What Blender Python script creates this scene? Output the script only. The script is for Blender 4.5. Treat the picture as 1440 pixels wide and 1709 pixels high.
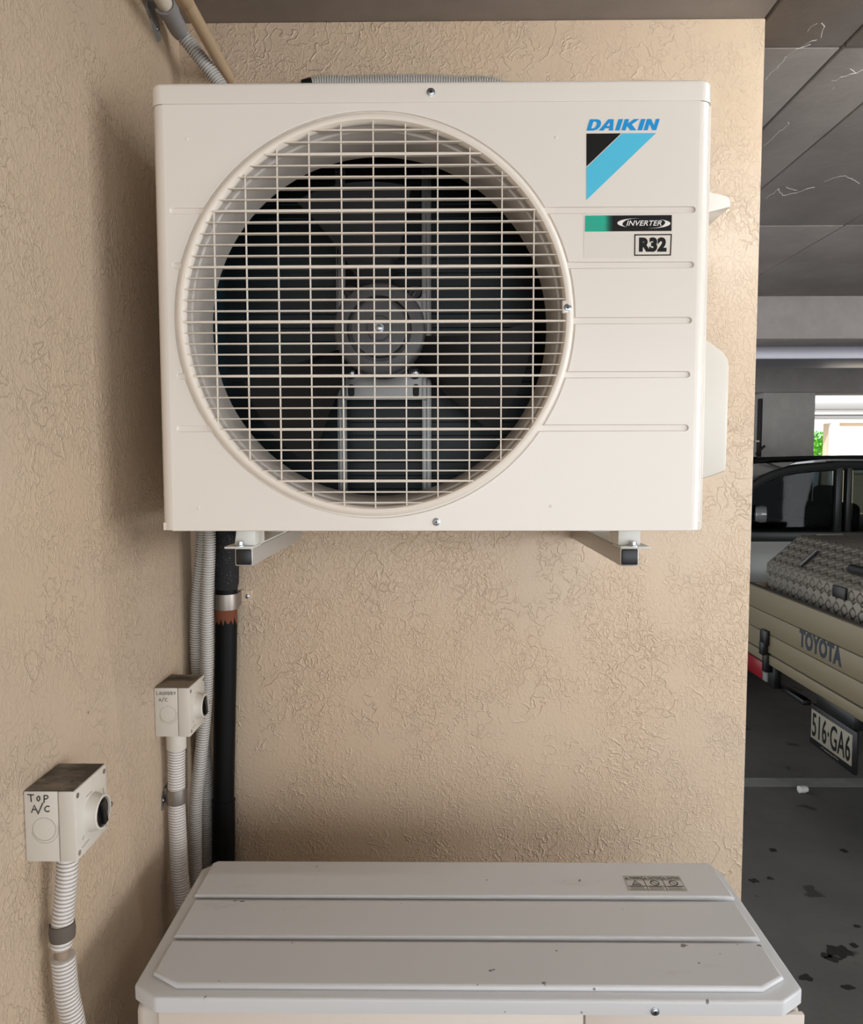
import bpy, bmesh, math, random
from mathutils import Vector, Matrix
random.seed(7)
for o in list(bpy.data.objects): bpy.data.objects.remove(o)
SC = bpy.context.scene
COL = SC.collection
PI = math.pi
# ------------------------------------------------------------------ camera
FPX, PITCH, YAW, ROLL = 1237.8, .0673, .0105, -.0016
CAM = Vector((.5521, -1.6345, 1.62))
_F = Vector((-math.sin(YAW)*math.cos(PITCH), math.cos(YAW)*math.cos(PITCH), -math.sin(PITCH)))
_R0 = Vector((math.cos(YAW), math.sin(YAW), 0)); _U0 = _R0.cross(_F)
_R = _R0*math.cos(ROLL)+_U0*math.sin(ROLL); _U = -_R0*math.sin(ROLL)+_U0*math.cos(ROLL)
cd = bpy.data.cameras.new('camera'); cam = bpy.data.objects.new('camera', cd); COL.objects.link(cam)
cd.sensor_fit = 'HORIZONTAL'; cd.sensor_width = 36; cd.lens = FPX/1440*36; cd.clip_start = .02; cd.clip_end = 200
cam.matrix_world = Matrix(((_R.x, _U.x, -_F.x, CAM.x), (_R.y, _U.y, -_F.y, CAM.y), (_R.z, _U.z, -_F.z, CAM.z), (0, 0, 0, 1)))
SC.camera = cam
def pt(ax, val, u, v):
    """point of the place seen at photograph pixel (u, v) on the plane axis = val (survey helper)"""
    d = _F+_R*((u-720)/FPX)-_U*((v-854.5)/FPX); i = 'XYZ'.index(ax)
    return CAM+d*((val-CAM[i])/d[i])
# ------------------------------------------------------------------ world, large lights, exposure
SC.view_settings.view_transform = 'Standard'; SC.view_settings.look = 'None'
SC.view_settings.gamma = 1; SC.view_settings.use_curve_mapping = False
SC.view_settings.exposure = 0.16
W = bpy.data.worlds.new('world'); SC.world = W; W.use_nodes = True
W.node_tree.nodes['Background'].inputs[0].default_value = (.86, .93, 1, 1)
W.node_tree.nodes['Background'].inputs[1].default_value = 1.3
def area(name, loc, target, sx, sy, power, col):
    l = bpy.data.lights.new(name, 'AREA'); l.shape = 'RECTANGLE'; l.size = sx; l.size_y = sy; l.energy = power; l.color = col
    o = bpy.data.objects.new(name, l); COL.objects.link(o); o.location = loc
    o.rotation_euler = (Vector(target)-Vector(loc)).to_track_quat('-Z', 'Y').to_euler(); return o
# daylight coming in through the open driveway side behind the photographer
area('daylight_driveway', (2.3, -4.6, 1.4), (1.2, 0, 1.5), 4.2, 2.0, 50, (.97, .98, 1))
# daylight through the open long side of the car park, to the right of the picture
area('daylight_long_side', (7.2, -2.9, 1.3), (0, -.6, 1.4), 3.6, 2.0, 215, (.97, .98, 1))
sl_ = bpy.data.lights.new('sun', 'SUN'); sl_.energy = 8; sl_.angle = .01; sl_.color = (1, .95, .86)
so_ = bpy.data.objects.new('sun', sl_); COL.objects.link(so_); so_.location = (0, -6, 8); so_.rotation_euler = Vector((.25, .75, -1)).to_track_quat('-Z', 'Y').to_euler()

# ------------------------------------------------------------------ materials
def lin(h):
    r = []
    for i in (0, 2, 4):
        c = int(h[i:i+2], 16)/255
        r.append(c/12.92 if c <= .04045 else ((c+.055)/1.055)**2.4)
    return (*r, 1)
MATS = {}
def mat(name, col, rough=.5, metal=0, **k):
    if name in MATS: return MATS[name]
    m = bpy.data.materials.new(name); m.use_nodes = True; b = m.node_tree.nodes['Principled BSDF']
    b.inputs['Base Color'].default_value = lin(col) if isinstance(col, str) else (*col[:3], 1)
    b.inputs['Roughness'].default_value = rough; b.inputs['Metallic'].default_value = metal
    for kk, v in k.items(): b.inputs[kk.replace('_', ' ')].default_value = v
    MATS[name] = m; return m
class NT:
    def __init__(s, m): s.t = m.node_tree; s.b = s.t.nodes['Principled BSDF']
    def n(s, typ, **k):
        nd = s.t.nodes.new(typ)
        for a, v in k.items():
            if a.startswith('i_'):
                key = a[2:]; nd.inputs[int(key) if key.isdigit() else key.replace('_', ' ')].default_value = v
            else: setattr(nd, a, v)
        return nd
    def l(s, a, b): s.t.links.new(a, b)
    def math(s, op, a, b=None, clamp=False):
        nd = s.n('ShaderNodeMath', operation=op, use_clamp=clamp)
        for i, v in enumerate((a, b)):
            if v is None: continue
            if isinstance(v, (int, float)): nd.inputs[i].default_value = v
            else: s.l(v, nd.inputs[i])
        return nd.outputs[0]
    def noise(s, scale, detail=3, rough=.5, vec=None, dist=0):
        nd = s.n('ShaderNodeTexNoise', i_Scale=scale, i_Detail=detail, i_Roughness=rough, i_Distortion=dist)
        if vec is not None: s.l(vec, nd.inputs['Vector'])
        return nd.outputs['Fac']
    def ss(s, v, lo, hi, a=0., b=1.):
        nd = s.n('ShaderNodeMapRange', interpolation_type='SMOOTHSTEP')
        s.l(v, nd.inputs[0]); nd.inputs[1].default_value = lo; nd.inputs[2].default_value = hi
        nd.inputs[3].default_value = a; nd.inputs[4].default_value = b; return nd.outputs[0]
    def mix(s, fac, a, b):
        nd = s.n('ShaderNodeMix', data_type='RGBA')
        if isinstance(fac, (int, float)): nd.inputs[0].default_value = fac
        else: s.l(fac, nd.inputs[0])
        for i, v in ((6, a), (7, b)):
            if isinstance(v, tuple): nd.inputs[i].default_value = v
            else: s.l(v, nd.inputs[i])
        return nd.outputs[2]
    def geo(s): return s.n('ShaderNodeNewGeometry').outputs['Position']
    def scl(s, v, x, y, z):
        nd = s.n('ShaderNodeVectorMath', operation='MULTIPLY'); s.l(v, nd.inputs[0]); nd.inputs[1].default_value = (x, y, z); return nd.outputs[0]
    def bump(s, h, strength, dist):
        nd = s.n('ShaderNodeBump', i_Strength=strength, i_Distance=dist); s.l(h, nd.inputs['Height']); s.l(nd.outputs[0], s.b.inputs['Normal'])
def stucco(name, c1, c2, bs=.65, ro=.42):
    m = mat(name, c1, ro); t = NT(m); p = t.geo()
    w1 = t.ss(t.math('ABSOLUTE', t.math('SUBTRACT', t.noise(17, 2.0, .5, p, .3), .5)), 0, .017, 1, 0)
    w2 = t.ss(t.math('ABSOLUTE', t.math('SUBTRACT', t.noise(36, 2.5, .55, p, .5), .5)), 0, .035, 1, 0)
    k1 = t.ss(t.noise(5.5, 2, .5, t.scl(p, 1, 1.1, .9)),   .5, .62); k2 = t.ss(t.noise(8, 2, .5, t.scl(p, 1.3, 1, 1)), .42, .58)
    w3 = t.ss(t.math('ABSOLUTE', t.math('SUBTRACT', t.noise(75, 2, .5, t.scl(p, 1, 1, .75), .4), .5)), 0, .06, 1, 0)
    k3 = t.ss(t.noise(4.5, 2, .5, p), .36, .56)
    h = t.math('ADD', t.math('MULTIPLY', w1, k1), t.math('MULTIPLY', t.math('MULTIPLY', w2, k2), .8))
    h = t.math('ADD', h, t.math('MULTIPLY', t.math('MULTIPLY', w3, k3), .55))
    h = t.math('ADD', h, t.math('MULTIPLY', t.noise(130, 2, .5, p), .55))
    t.bump(h, bs, .0024)
    c = t.mix(t.ss(t.noise(2.2, 3, .6, p), .35, .68), lin(c1), lin(c2))
    sp = t.ss(t.noise(55, 1, .4, p), .845, .86)
    t.l(t.mix(t.math('MULTIPLY', sp, .8), c, lin('3a2e24')), t.b.inputs['Base Color'])
    return m
def concrete(name, c1, c2, rough=.85, scale=3., spots=None, bump=.3):
    m = mat(name, c1, rough); t = NT(m); p = t.geo()
    f = t.ss(t.noise(scale, 6, .65, p), .3, .7)
    c = t.mix(f, lin(c1), lin(c2))
    st = t.ss(t.noise(scale*.7, 4, .6, t.scl(p, 3, .6, 1)), .55, .75)
    c = t.mix(t.math('MULTIPLY', st, .35), c, lin(c1))
    if spots:
        s = t.ss(t.noise(6, 3, .5, p), .66, .72)
        c = t.mix(t.math('MULTIPLY', s, .8), c, lin(spots))
    t.l(c, t.b.inputs['Base Color'])
    t.bump(t.noise(40, 5, .6, p), bump, .004); return m
def dirty(name, c1, dirt, rough=.45, lo=.6, hi=.8, speck=True, amt=.6):
    m = mat(name, c1, rough); t = NT(m); p = t.geo()
    f = t.math('MULTIPLY', t.ss(t.noise(5, 5, .7, t.scl(p, .8, 2, 1)), lo, hi), amt)
    c = t.mix(f, lin(c1), lin(dirt))
    if speck: c = t.mix(t.math('MULTIPLY', t.ss(t.noise(46, 2, .4, p), .74, .76), .8), c, lin('4a4038'))
    t.l(c, t.b.inputs['Base Color']); return m
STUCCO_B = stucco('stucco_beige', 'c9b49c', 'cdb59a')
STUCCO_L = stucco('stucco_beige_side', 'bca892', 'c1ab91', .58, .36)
CEIL = concrete('ceiling_concrete', '8a827c', '99908a', scale=4)
GAP = mat('joint_dark', '3a3632', .95)  # dark slab tone seen in the joints between panels
FLOOR = concrete('floor_concrete', '54524f', '615e5a', .75, 2.2, '2a2826')
CONC = concrete('beam_concrete', '98918c', 'a59e99', scale=5)
COLM = concrete('column_concrete', 'bdb9b2', 'cbc7bf', scale=6)
CREAM = mat('cream_enamel', 'e8e0d6', .26, Coat_Weight=.25, Coat_Roughness=.15)
CREAM2 = mat('cream_grille', 'e6dccf', .38)
SHROUD = mat('shroud_plastic', 'c1b9b0', .28)
DARK = mat('unit_interior', '0c0d0e', .6)
HUBM = mat('hub_plastic', '505052', .42)
BLADE = mat('blade_plastic', '0d0e10', .6)
STEEL = mat('galvanised_steel', '8c8c8a', .35, .9)
ZINC = mat('zinc_screw', 'b9bfc4', .28, 1)
BLK = mat('black_plastic', '101012', .35)
PRINTB = mat('print_black', '0e0d0b', .5, Specular_IOR_Level=.25)
BLUE1 = mat('print_blue', '0a93d6', .4); BLUE2 = mat('print_sky_blue', '4fc0e0', .4)
GREEN = mat('print_green', '14a98c', .4); PRINTW = mat('print_white', 'ebe6e0', .4)
STICK = mat('sticker_clear', 'e1d9ce', .3)
OLDW = dirty('aged_white_lid', 'cccccd', 'a39b92', .42)
OLDF = dirty('aged_white_front', 'd8cdc2', 'b3a595', .45, .62, .85, False)
OLDB = dirty('aged_white_body', 'c9c1b7', '9d9183', .45, .6, .8, False)
BOXW = dirty('switch_white', 'cdc6ba', 'b5a997', .4, .6, .8, False)
BOXT = dirty('switch_top_grime', '8d8172', '2e2720', .75, .42, .62, True, .85)
COND_L = mat('conduit_light', 'd3cdc7', .45); COND_G = mat('conduit_grey', 'b7b3ad', .45)
COUP = mat('coupling_grey', '8d8b8a', .45); PVC = mat('pvc_cream', 'd8cdbb', .4)
PIPEB = mat('pipe_beige', 'b39b7d', .5)
PIPEK = mat('pipe_black', '070708', .5, Specular_IOR_Level=.15); FOAM = mat('foam_black', '161617', .8)
RUST = mat('rust', '6b3a22', .85); CLAMP = mat('clamp_metal', '8f8780', .4, .8)
_t = NT(FOAM); _p = _t.geo(); _t.l(_t.mix(_t.ss(_t.noise(420, 2, .5, _p), .66, .72), lin('121214'), lin('8a8a8a')), _t.b.inputs['Base Color'])
# condenser fins: fine vertical fin lines
COIL = mat('condenser_fins', '0e1718', .4, .3); _t = NT(COIL); _p = _t.geo()
_w = _t.n('ShaderNodeTexWave', wave_type='BANDS', bands_direction='X', i_Scale=95); _t.l(_t.scl(_p, 1, 0, 0), _w.inputs['Vector'])
_t.l(_t.mix(_w.outputs['Fac'], lin('060a0b'), lin('1d2a2c')), _t.b.inputs['Base Color'])
COILS = mat('condenser_side', '123038', .4, .3); _t = NT(COILS); _p = _t.geo()
_w = _t.n('ShaderNodeTexWave', wave_type='BANDS', bands_direction='Y', i_Scale=95); _t.l(_t.scl(_p, 0, 1, 0), _w.inputs['Vector'])
_t.l(_t.mix(_w.outputs['Fac'], lin('0b1a22'), lin('225666')), _t.b.inputs['Base Color'])
TUBE = mat('coil_tube', '46555e', .25, .8)
LINE = concrete('line_paint', '8c8a87', '7b7975', .7, 9)
# checker plate
CHECK = mat('checker_plate', '867e73', .42, .4); _t = NT(CHECK); _p = _t.geo()
_xyz = _t.n('ShaderNodeSeparateXYZ'); _t.l(_p, _xyz.inputs[0])
_a = _t.math('SINE', _t.math('MULTIPLY', _t.math('ADD', _xyz.outputs[1], _t.math('ADD', _xyz.outputs[0], _xyz.outputs[2])), 48.)); _b = _t.math('SINE', _t.math('MULTIPLY', _t.math('SUBTRACT', _xyz.outputs[1], _t.math('ADD', _xyz.outputs[0], _xyz.outputs[2])), 48.))
_t.bump(_t.ss(_t.math('MULTIPLY', _a, _b), -.1, .5), 1, .012)
TRAYM = mat('tray_cream', '8a7d64', .45, .1); TRAYD = mat('tray_frame', '4a4640', .6)
CARK = mat('car_black_paint', '0b0b0c', .18, 0, Coat_Weight=.6); CARW = mat('car_silver_paint', '989a96', .3, .2)
PILLAR = mat('car_pillar', '2a2b2a', .35)
RUBBER = mat('rubber', '0c0c0c', .8); RED = mat('tail_red', '8c1020', .3)
SEATM = mat('seat_fabric', '0d0d0e', .8)
GLASS = mat('car_tint_glass', '6a7272', .03, 0, Transmission_Weight=1, IOR=1.15)
ALU = mat('duct_foil', 'a9a6ae', .38, .5)
NAVY = mat('tailgate_letter', '1f2c3c', .4); PLATEW = mat('plate_face', '979080', .5)
BLDW = mat('house_wall', 'e2cbb2', .8); BLDT = mat('house_trim', 'f2f0ee', .6); LEAF = mat('leaf_green', '5fae2f', .6); GREY = mat('house_grey', '8a8a8c', .6)
WEB = mat('cobweb_silk', 'd8d4ce', .8)
INK2 = mat('marker_ink_faded', '5c554b', .6); INK = mat('marker_ink', '1a1815', .6); GRIME = mat('grime_line', '8a7c6c', .7)

# ------------------------------------------------------------------ mesh helpers
def wloc(p):
    v = Vector((0, 0, 0))
    while p: v += p.location; p = p.parent
    return v
def link(name, me, m, parent=None, smooth=None):
    o = bpy.data.objects.new(name, me); COL.objects.link(o)
    if m is not None:
        for mm in (m if isinstance(m, (list, tuple)) else [m]): me.materials.append(mm)
    if parent is not None:
        me.transform(Matrix.Translation(-wloc(parent))); o.parent = parent
    if smooth is not None:
        for p in me.polygons: p.use_smooth = True
        if smooth < 179: me.set_sharp_from_angle(angle=math.radians(smooth))
    return o
def obj(name, bm, m, parent=None, smooth=40):
    bmesh.ops.recalc_face_normals(bm, faces=bm.faces[:])
    me = bpy.data.meshes.new(name); bm.to_mesh(me); bm.free(); return link(name, me, m, parent, smooth)
def tag(o, label, cat, group=None, kind=None):
    o['label'] = label
    if cat: o['category'] = cat
    if group: o['group'] = group
    if kind: o['kind'] = kind
    return o
def thing(name, label, cat, loc, group=None):
    o = bpy.data.objects.new(name, None); COL.objects.link(o); o.location = loc; o.empty_display_size = .05
    return tag(o, label, cat, group)
def merge(bm, b2):
    me = bpy.data.meshes.new('tmp'); b2.to_mesh(me); b2.free(); bm.from_mesh(me); bpy.data.meshes.remove(me)
def box(bm, x0, x1, y0, y1, z0, z1, bev=0, seg=2):
    b = bmesh.new(); bmesh.ops.create_cube(b, size=1)
    for v in b.verts: v.co = Vector(((x0+x1)/2+v.co.x*(x1-x0), (y0+y1)/2+v.co.y*(y1-y0), (z0+z1)/2+v.co.z*(z1-z0)))
    if bev: bmesh.ops.bevel(b, geom=b.edges[:], offset=bev, segments=seg, affect='EDGES', profile=.5)
    merge(bm, b)
def BM(): return bmesh.new()
def boxo(name, b, m, parent=None, bev=0):
    bm = BM(); box(bm, *b, bev); return obj(name, bm, m, parent)
def basis(ax):
    ax = Vector(ax).normalized(); a = Vector((0, 0, 1)) if abs(ax.z) < .9 else Vector((1, 0, 0))
    u = ax.cross(a).normalized(); return ax, u, ax.cross(u)
def lathe(bm, org, axis, prof, n=32, close=True, a0=0, a1=2*PI):
    """prof: (distance along axis, radius)"""
    ax, u, w = basis(axis); org = Vector(org); full = abs(a1-a0-2*PI) < 1e-6; rings = []; cnt = n if full else n+1
    for h, r in prof:
        if r < 1e-7: rings.append([bm.verts.new(org+ax*h)]*cnt); continue
        rings.append([bm.verts.new(org+ax*h+(u*math.cos(a0+(a1-a0)*i/n)+w*math.sin(a0+(a1-a0)*i/n))*r) for i in range(cnt)])
    for a, b in zip(rings, rings[1:]):
        for i in range(n):
            j = (i+1) % cnt; f = []
            for v in (a[i], a[j], b[j], b[i]):
                if v not in f: f.append(v)
            if len(f) > 2: bm.faces.new(f)
    if close and full:
        for r in (rings[0], rings[-1]):
            if len(set(r)) > 2: bm.faces.new(r)
def spline(pts, step):
    P = [Vector(p) for p in pts]; P = [P[0]*2-P[1]]+P+[P[-1]*2-P[-2]]; out = []
    for i in range(1, len(P)-2):
        a, b, c, d = P[i-1:i+3]; n = max(2, int((c-b).length/step))
        for k in range(n):
            t = k/n
            out.append(.5*((2*b)+(c-a)*t+(2*a-5*b+4*c-d)*t*t+(3*b-a-3*c+d)*t**3))
    out.append(P[-2]); return out
def sweep(bm, path, rad, n=14, cap=True):
    """rad: number or list per path point"""
    path = [Vector(p) for p in path]; N = len(path); rings = []
    T = [(path[min(i+1, N-1)]-path[max(i-1, 0)]).normalized() for i in range(N)]
    _, u, _ = basis(T[0])
    for i in range(N):
        u = (u-T[i]*u.dot(T[i])).normalized(); w = T[i].cross(u); r = rad[i] if isinstance(rad, list) else rad
        rings.append([bm.verts.new(path[i]+(u*math.cos(2*PI*k/n)+w*math.sin(2*PI*k/n))*r) for k in range(n)])
    for a, b in zip(rings, rings[1:]):
        for k in range(n): bm.faces.new((a[k], a[(k+1) % n], b[(k+1) % n], b[k]))
    if cap: bm.faces.new(rings[0]); bm.faces.new(rings[-1])
def corrugated(bm, pts, r, pitch=.0052, n=16, depth=.0032):
    fine = spline(pts, .0012); L = [0]
    for a, b in zip(fine, fine[1:]): L.append(L[-1]+(b-a).length)
    tot = L[-1]; path = []; rad = []; i = 0; s = 0
    prof = ((0, 0), (.08, -depth), (.40, -depth), (.48, 0))
    k = 0
    while k*pitch < tot-pitch:
        for f, dr in prof:
            s = (k+f)*pitch
            while L[i+1] < s: i += 1
            t = (s-L[i])/max(1e-9, L[i+1]-L[i]); path.append(fine[i].lerp(fine[i+1], t)); rad.append(r+dr)
        k += 1
    # frames are taken from a smoothed tangent so the rings stay square to the run
    sweep(bm, path, rad, n)
def flat(name, loops, m, parent, frame, thick=.0004, bev=0, res=0):
    """loops: closed outlines in (a, b); frame = (origin, ex, ey) ; thickness grows along ex x ey"""
    c = bpy.data.curves.new('tmp', 'CURVE'); c.dimensions = '2D'; c.fill_mode = 'BOTH'; c.extrude = max(thick/2-bev, 1e-5); c.bevel_depth = bev; c.bevel_resolution = 2 if bev else 0
    for lp in loops:
        s = c.splines.new('POLY'); s.points.add(len(lp)-1); s.use_cyclic_u = True
        for p, q in zip(s.points, lp): p.co = (q[0], q[1], 0, 1)
    return _curve_mesh(c, name, m, parent, frame, thick)
def _curve_mesh(c, name, m, parent, frame, thick, fit=None):
    o = bpy.data.objects.new('tmp', c); COL.objects.link(o)
    dg = bpy.context.evaluated_depsgraph_get(); dg.update()
    me = bpy.data.meshes.new_from_object(o.evaluated_get(dg)); bpy.data.objects.remove(o); bpy.data.curves.remove(c)
    me.materials.clear()
    if fit:
        xs = [v.co.x for v in me.vertices]; ys = [v.co.y for v in me.vertices]; x0, x1, y0, y1 = min(xs), max(xs), min(ys), max(ys)
        for v in me.vertices:
            v.co.x = fit[0]+(v.co.x-x0)/(x1-x0)*(fit[2]-fit[0]); v.co.y = fit[1]+(v.co.y-y0)/(y1-y0)*(fit[3]-fit[1])
    O, ex, ey = (Vector(q) for q in frame); ez = ex.cross(ey)
    for v in me.vertices: v.co = O+ex*v.co.x+ey*v.co.y+ez*(v.co.z+thick/2)
    me.name = name; return link(name, me, m, parent, 35)
def text(name, body, m, parent, frame, fit, bold=0, shear=0, thick=.0004, space=1):
    c = bpy.data.curves.new('tmp', 'FONT'); c.body = body; c.size = 1; c.offset = bold; c.shear = shear; c.extrude = thick/2; c.space_character = space; c.resolution_u = 4
    return _curve_mesh(c, name, m, parent, frame, thick, fit)
def strokes(name, polys, m, parent, frame, r=.0007):
    bm = BM(); O, ex, ey = (Vector(q) for q in frame); ez = ex.cross(ey)
    for pl in polys:
        sweep(bm, [O+ex*a+ey*b+ez*.0002 for a, b in pl], r, 6)
    return obj(name, bm, m, parent)
def arc(cx, cy, r, a0, a1, n):
    return [(cx+r*math.cos(a0+(a1-a0)*i/n), cy+r*math.sin(a0+(a1-a0)*i/n)) for i in range(n+1)]
def screw(parent, loc, axis, r=.0052, name='screw'):
    """pan head cross screw facing axis"""
    bm = BM(); lathe(bm, loc, axis, [(0, r*1.25), (.0006, r*1.25), (.0009, r), (.002, r*.9), (.0026, r*.6), (.0026, 0)], 20)
    s = obj(name, bm, ZINC, parent)
    ax, u, w = basis(axis); b = BM()
    for d in (u, w):
        p = Vector(loc)+ax*.0024; q = ax.cross(d)
        vs = [b.verts.new(p+d*(a*r*.5)+q*(c*r*.13)+ax*h) for a, c, h in ((-1, -1, 0), (1, -1, 0), (1, 1, 0), (-1, 1, 0), (-1, -1, .0005), (1, -1, .0005), (1, 1, .0005), (-1, 1, .0005))]
        for f in ((0, 1, 2, 3), (4, 5, 6, 7), (0, 1, 5, 4), (1, 2, 6, 5), (2, 3, 7, 6), (3, 0, 4, 7)): b.faces.new([vs[i] for i in f])
    obj('screw_cross', b, PRINTB, s); return s
def struct(name, b, m, label=None, bev=0):
    o = boxo(name, b, m, None, bev); o['kind'] = 'structure'
    o['label'] = label; return o

# ------------------------------------------------------------------ the car park shell
ZC, XR = 2.552, 1.2401
fl = struct('floor', (-.5, 14, -5, 6.3, -.2, 0), FLOOR, 'dark grey concrete car park floor with oil stains')
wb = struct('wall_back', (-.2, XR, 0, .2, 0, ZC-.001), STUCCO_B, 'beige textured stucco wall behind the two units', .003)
wl = struct('wall_left', (-.2, 0, -4.4, .0, 0, ZC-.001), STUCCO_L, 'beige textured stucco side wall with the switch boxes')
ce = struct('ceiling', (-.5, 14, -5, 6.3, ZC+.02, ZC+.3), GAP, 'rough grey concrete slab soffit with formwork joints')
xs = [-.5, 1.243, 1.463, 1.66, 2.16, 3.4, 5.2, 7.2, 9.4, 11.6, 14]; ys = [-5, -2.2, .115, 1.39, 2.655]
for i in range(len(xs)-1):
    for j in range(len(ys)-1):
        g = .0055
        if ys[j+1] > .2 and xs[i+1] < 1.3 and ys[j] > .2: continue
        dz = random.uniform(-.0015, .0015)
        boxo('slab_panel', (xs[i]+g, xs[i+1]-g, ys[j]+g*.6, ys[j+1]-g*.6, ZC+dz, ZC+.03), CEIL, ce, .0012)
struct('wall_right', (12, 12.2, -5, 6.3, 0, ZC), CONC, 'bare concrete wall at the far side')
struct('wall_far', (-.5, 3.56, 5.62, 5.85, 0, ZC), COLM, 'grey concrete wall beyond the parked cars')
for nm, b, m, lb in (
    ('beam_front', (1.0, 12, 2.66, 2.95, 2.315, ZC+.01), CONC, 'pale concrete beam nearest the wall corner, above the foil duct'),
    ('beam_rear', (1.0, 12, 5.4, 5.75, 2.265, ZC+.01), CONC, 'pale concrete beam resting on the square column')):
    tag(struct(nm, b, m, lb, .008), lb, None)
c0 = pt('Y', 5.4, 1273, 700); c1 = pt('Y', 5.4, 1360, 700)
struct('column', (c0.x, c1.x, 5.4, 5.9, 0, 2.265), COLM, 'square grey concrete column behind the dark car', .01)
struct('column.001', (6.6, 7.1, 5.4, 5.9, 0, 2.265), COLM, 'square grey concrete column further along the rear beam', .01)
# line marking and oil stains
boxo('line_marking', (1.3, 11, 1.985, 2.085, 0, .0015), LINE, fl)
STAIN = mat('oil_stain', '252321', .6)
for u, v, r, n in ((1400, 1588, .028, 5), (1378, 1595, .012, 3), (1390, 1600, .016, 4), (1425, 1578, .01, 2), (1345, 1632, .014, 3), (1415, 1648, .012, 2), (1258, 1470, .013, 4), (1285, 1466, .009, 3), (1290, 1419, .012, 2), (1408, 1420, .012, 2), (1429, 1546, .008, 1)):
    p = pt('Z', 0, u, v); lp = []
    ph = random.random()*6
    for k in range(18):
        a = 2*PI*k/18; rr = r*(1+.2*math.sin(n*a+ph)+.12*math.sin((n+2)*a+2*ph)); lp.append((p.x+rr*1.5*math.cos(a), p.y+rr*1.1*math.sin(a)))
    flat('oil_stain', [lp], STAIN, fl, ((0, 0, 0), (1, 0, 0), (0, 1, 0)), .0008)

# ------------------------------------------------------------------ upper outdoor unit
UX0, UX1, UY0, UY1, UZ0, UZ1 = .104, .974, -.45, -.11, 1.511, 2.206
ZL = 2.1735; CX, CZ = .45, 1.8465
ac = thing('air_conditioner', 'clean cream outdoor air conditioner unit with round fan grille mounted high on the wall', 'air conditioner', (CX+.09, -.28, UZ0))
FR = ((0, UY0, 0), (1, 0, 0), (0, 0, 1))      # front panel plane; ex x ez = -Y, i.e. towards the viewer
def FRo(d): return ((0, UY0-d, 0), (1, 0, 0), (0, 0, 1))
RC = .02
# front panel: pads raised around the ring groove and its side channels
RG = .317; hw = .0058
chR = [(2.0105, .951), (1.9265, .9505), (1.841, .949), (1.757, .948), (1.6735, .9475)]
chL = [(1.6735, .1335), (1.7565, .1355), (1.9285, .1325), (2.0125, .1305)]
def ringx(z, s): return CX+s*math.sqrt(RG*RG-(z-CZ)**2)
hole = []
def arcseg(z0, z1, s):
    a0 = math.asin((z0-CZ)/RG); a1 = math.asin((z1-CZ)/RG); n = max(2, int(abs(a1-a0)/.03))
    return [(CX+s*RG*math.cos(a0+(a1-a0)*i/n), CZ+RG*math.sin(a0+(a1-a0)*i/n)) for i in range(n+1)]
z = CZ+RG*.99999
for zc, xe in chR:                                  # clockwise from the top down the right side
    hole += arcseg(z, zc+hw, 1); hole += arc(xe-hw, zc, hw, PI/2, -PI/2, 8); z = zc-hw
hole += arcseg(z, CZ-RG*.99999, 1); z = CZ-RG*.99999
for zc, xe in chL:
    hole += arcseg(z, zc-hw, -1); hole += arc(min(xe, ringx(zc, -1)-.006)+hw, zc, hw, -PI/2, -3*PI/2, 8); z = zc+hw
hole += arcseg(z, CZ+RG*.99999, -1)
cl = [hole[0]]
for q in hole[1:]:
    if (q[0]-cl[-1][0])**2+(q[1]-cl[-1][1])**2 > 1e-8: cl.append(q)
x0, x1, z0, z1 = UX0+RC, UX1-RC, UZ0, ZL-.0008
fp = flat('front_panel', [[(x0, z0), (x1, z0), (x1, z1), (x0, z1)], cl], CREAM, ac, FRo(-.0034), .0034, .0014)
back = [[(x0, z0+.001), (x1, z0+.001), (x1, z1-.001), (x0, z1-.001)], arc(CX, CZ, .3065, 0, 2*PI, 96)[:-1]]
flat('channel_floor', back, CREAM, fp, FRo(-.0042), .0012)
for u, v in ((312, 232), (928, 229), (331, 848), (919, 845)):
    p = pt('Y', UY0, u, v); bm = BM(); lathe(bm, p, (0, -1, 0), [(-.0005, .0026), (.0004, .0026), (.0008, .0018), (.0008, .0012), (.0002, .0010), (.0002, 0)], 16); obj('dimple', bm, CREAM, fp)
# casing: wrapped sheet with rounded front corners
def wrap(xa, ya, xb, yb, r, th, n=8):
    """outline of a U wrap open at the front between xa+r and xb-r"""
    out = [(xa+r, ya)]+[(xa+r-r*math.sin(t), ya+r-r*math.cos(t)) for t in [PI/2*i/n for i in range(1, n+1)]]+[(xa, yb), (xb, yb)]
    out += [(xb-r+r*math.cos(t), ya+r-r*math.sin(t)) for t in [PI/2*i/n for i in range(0, n)]]+[(xb-r, ya)]
    inn = [(xa+r, ya+th)]+[(xa+r-(r-th)*math.sin(t), ya+r-(r-th)*math.cos(t)) for t in [PI/2*i/n for i in range(1, n+1)]]+[(xa+th, yb-th), (xb-th, yb-th)]
    inn += [(xb-r+(r-th)*math.cos(t), ya+r-(r-th)*math.sin(t)) for t in [PI/2*i/n for i in range(0, n)]]+[(xb-r, ya+th)]
    return out, inn
def wrap_mesh(bm, out, inn, z0, z1):
    V = [[bm.verts.new((x, y, zz)) for x, y in pl] for zz in (z0, z1) for pl in (out, inn)]
    n = len(out)
    for i in range(n-1):
        for a, b in ((V[0], V[2]), (V[1], V[3])): bm.faces.new((a[i], a[i+1], b[i+1], b[i]))
        bm.faces.new((V[0][i], V[0][i+1], V[1][i+1], V[1][i])); bm.faces.new((V[2][i], V[2][i+1], V[3][i+1], V[3][i]))
    for i in (0, n-1): bm.faces.new((V[0][i], V[1][i], V[3][i], V[2][i]))
bm = BM(); wrap_mesh(bm, *wrap(UX0, UY0, UX1, UY1, RC, .0015), UZ0, z1); obj('casing', bm, CREAM, ac, 30)
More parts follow.
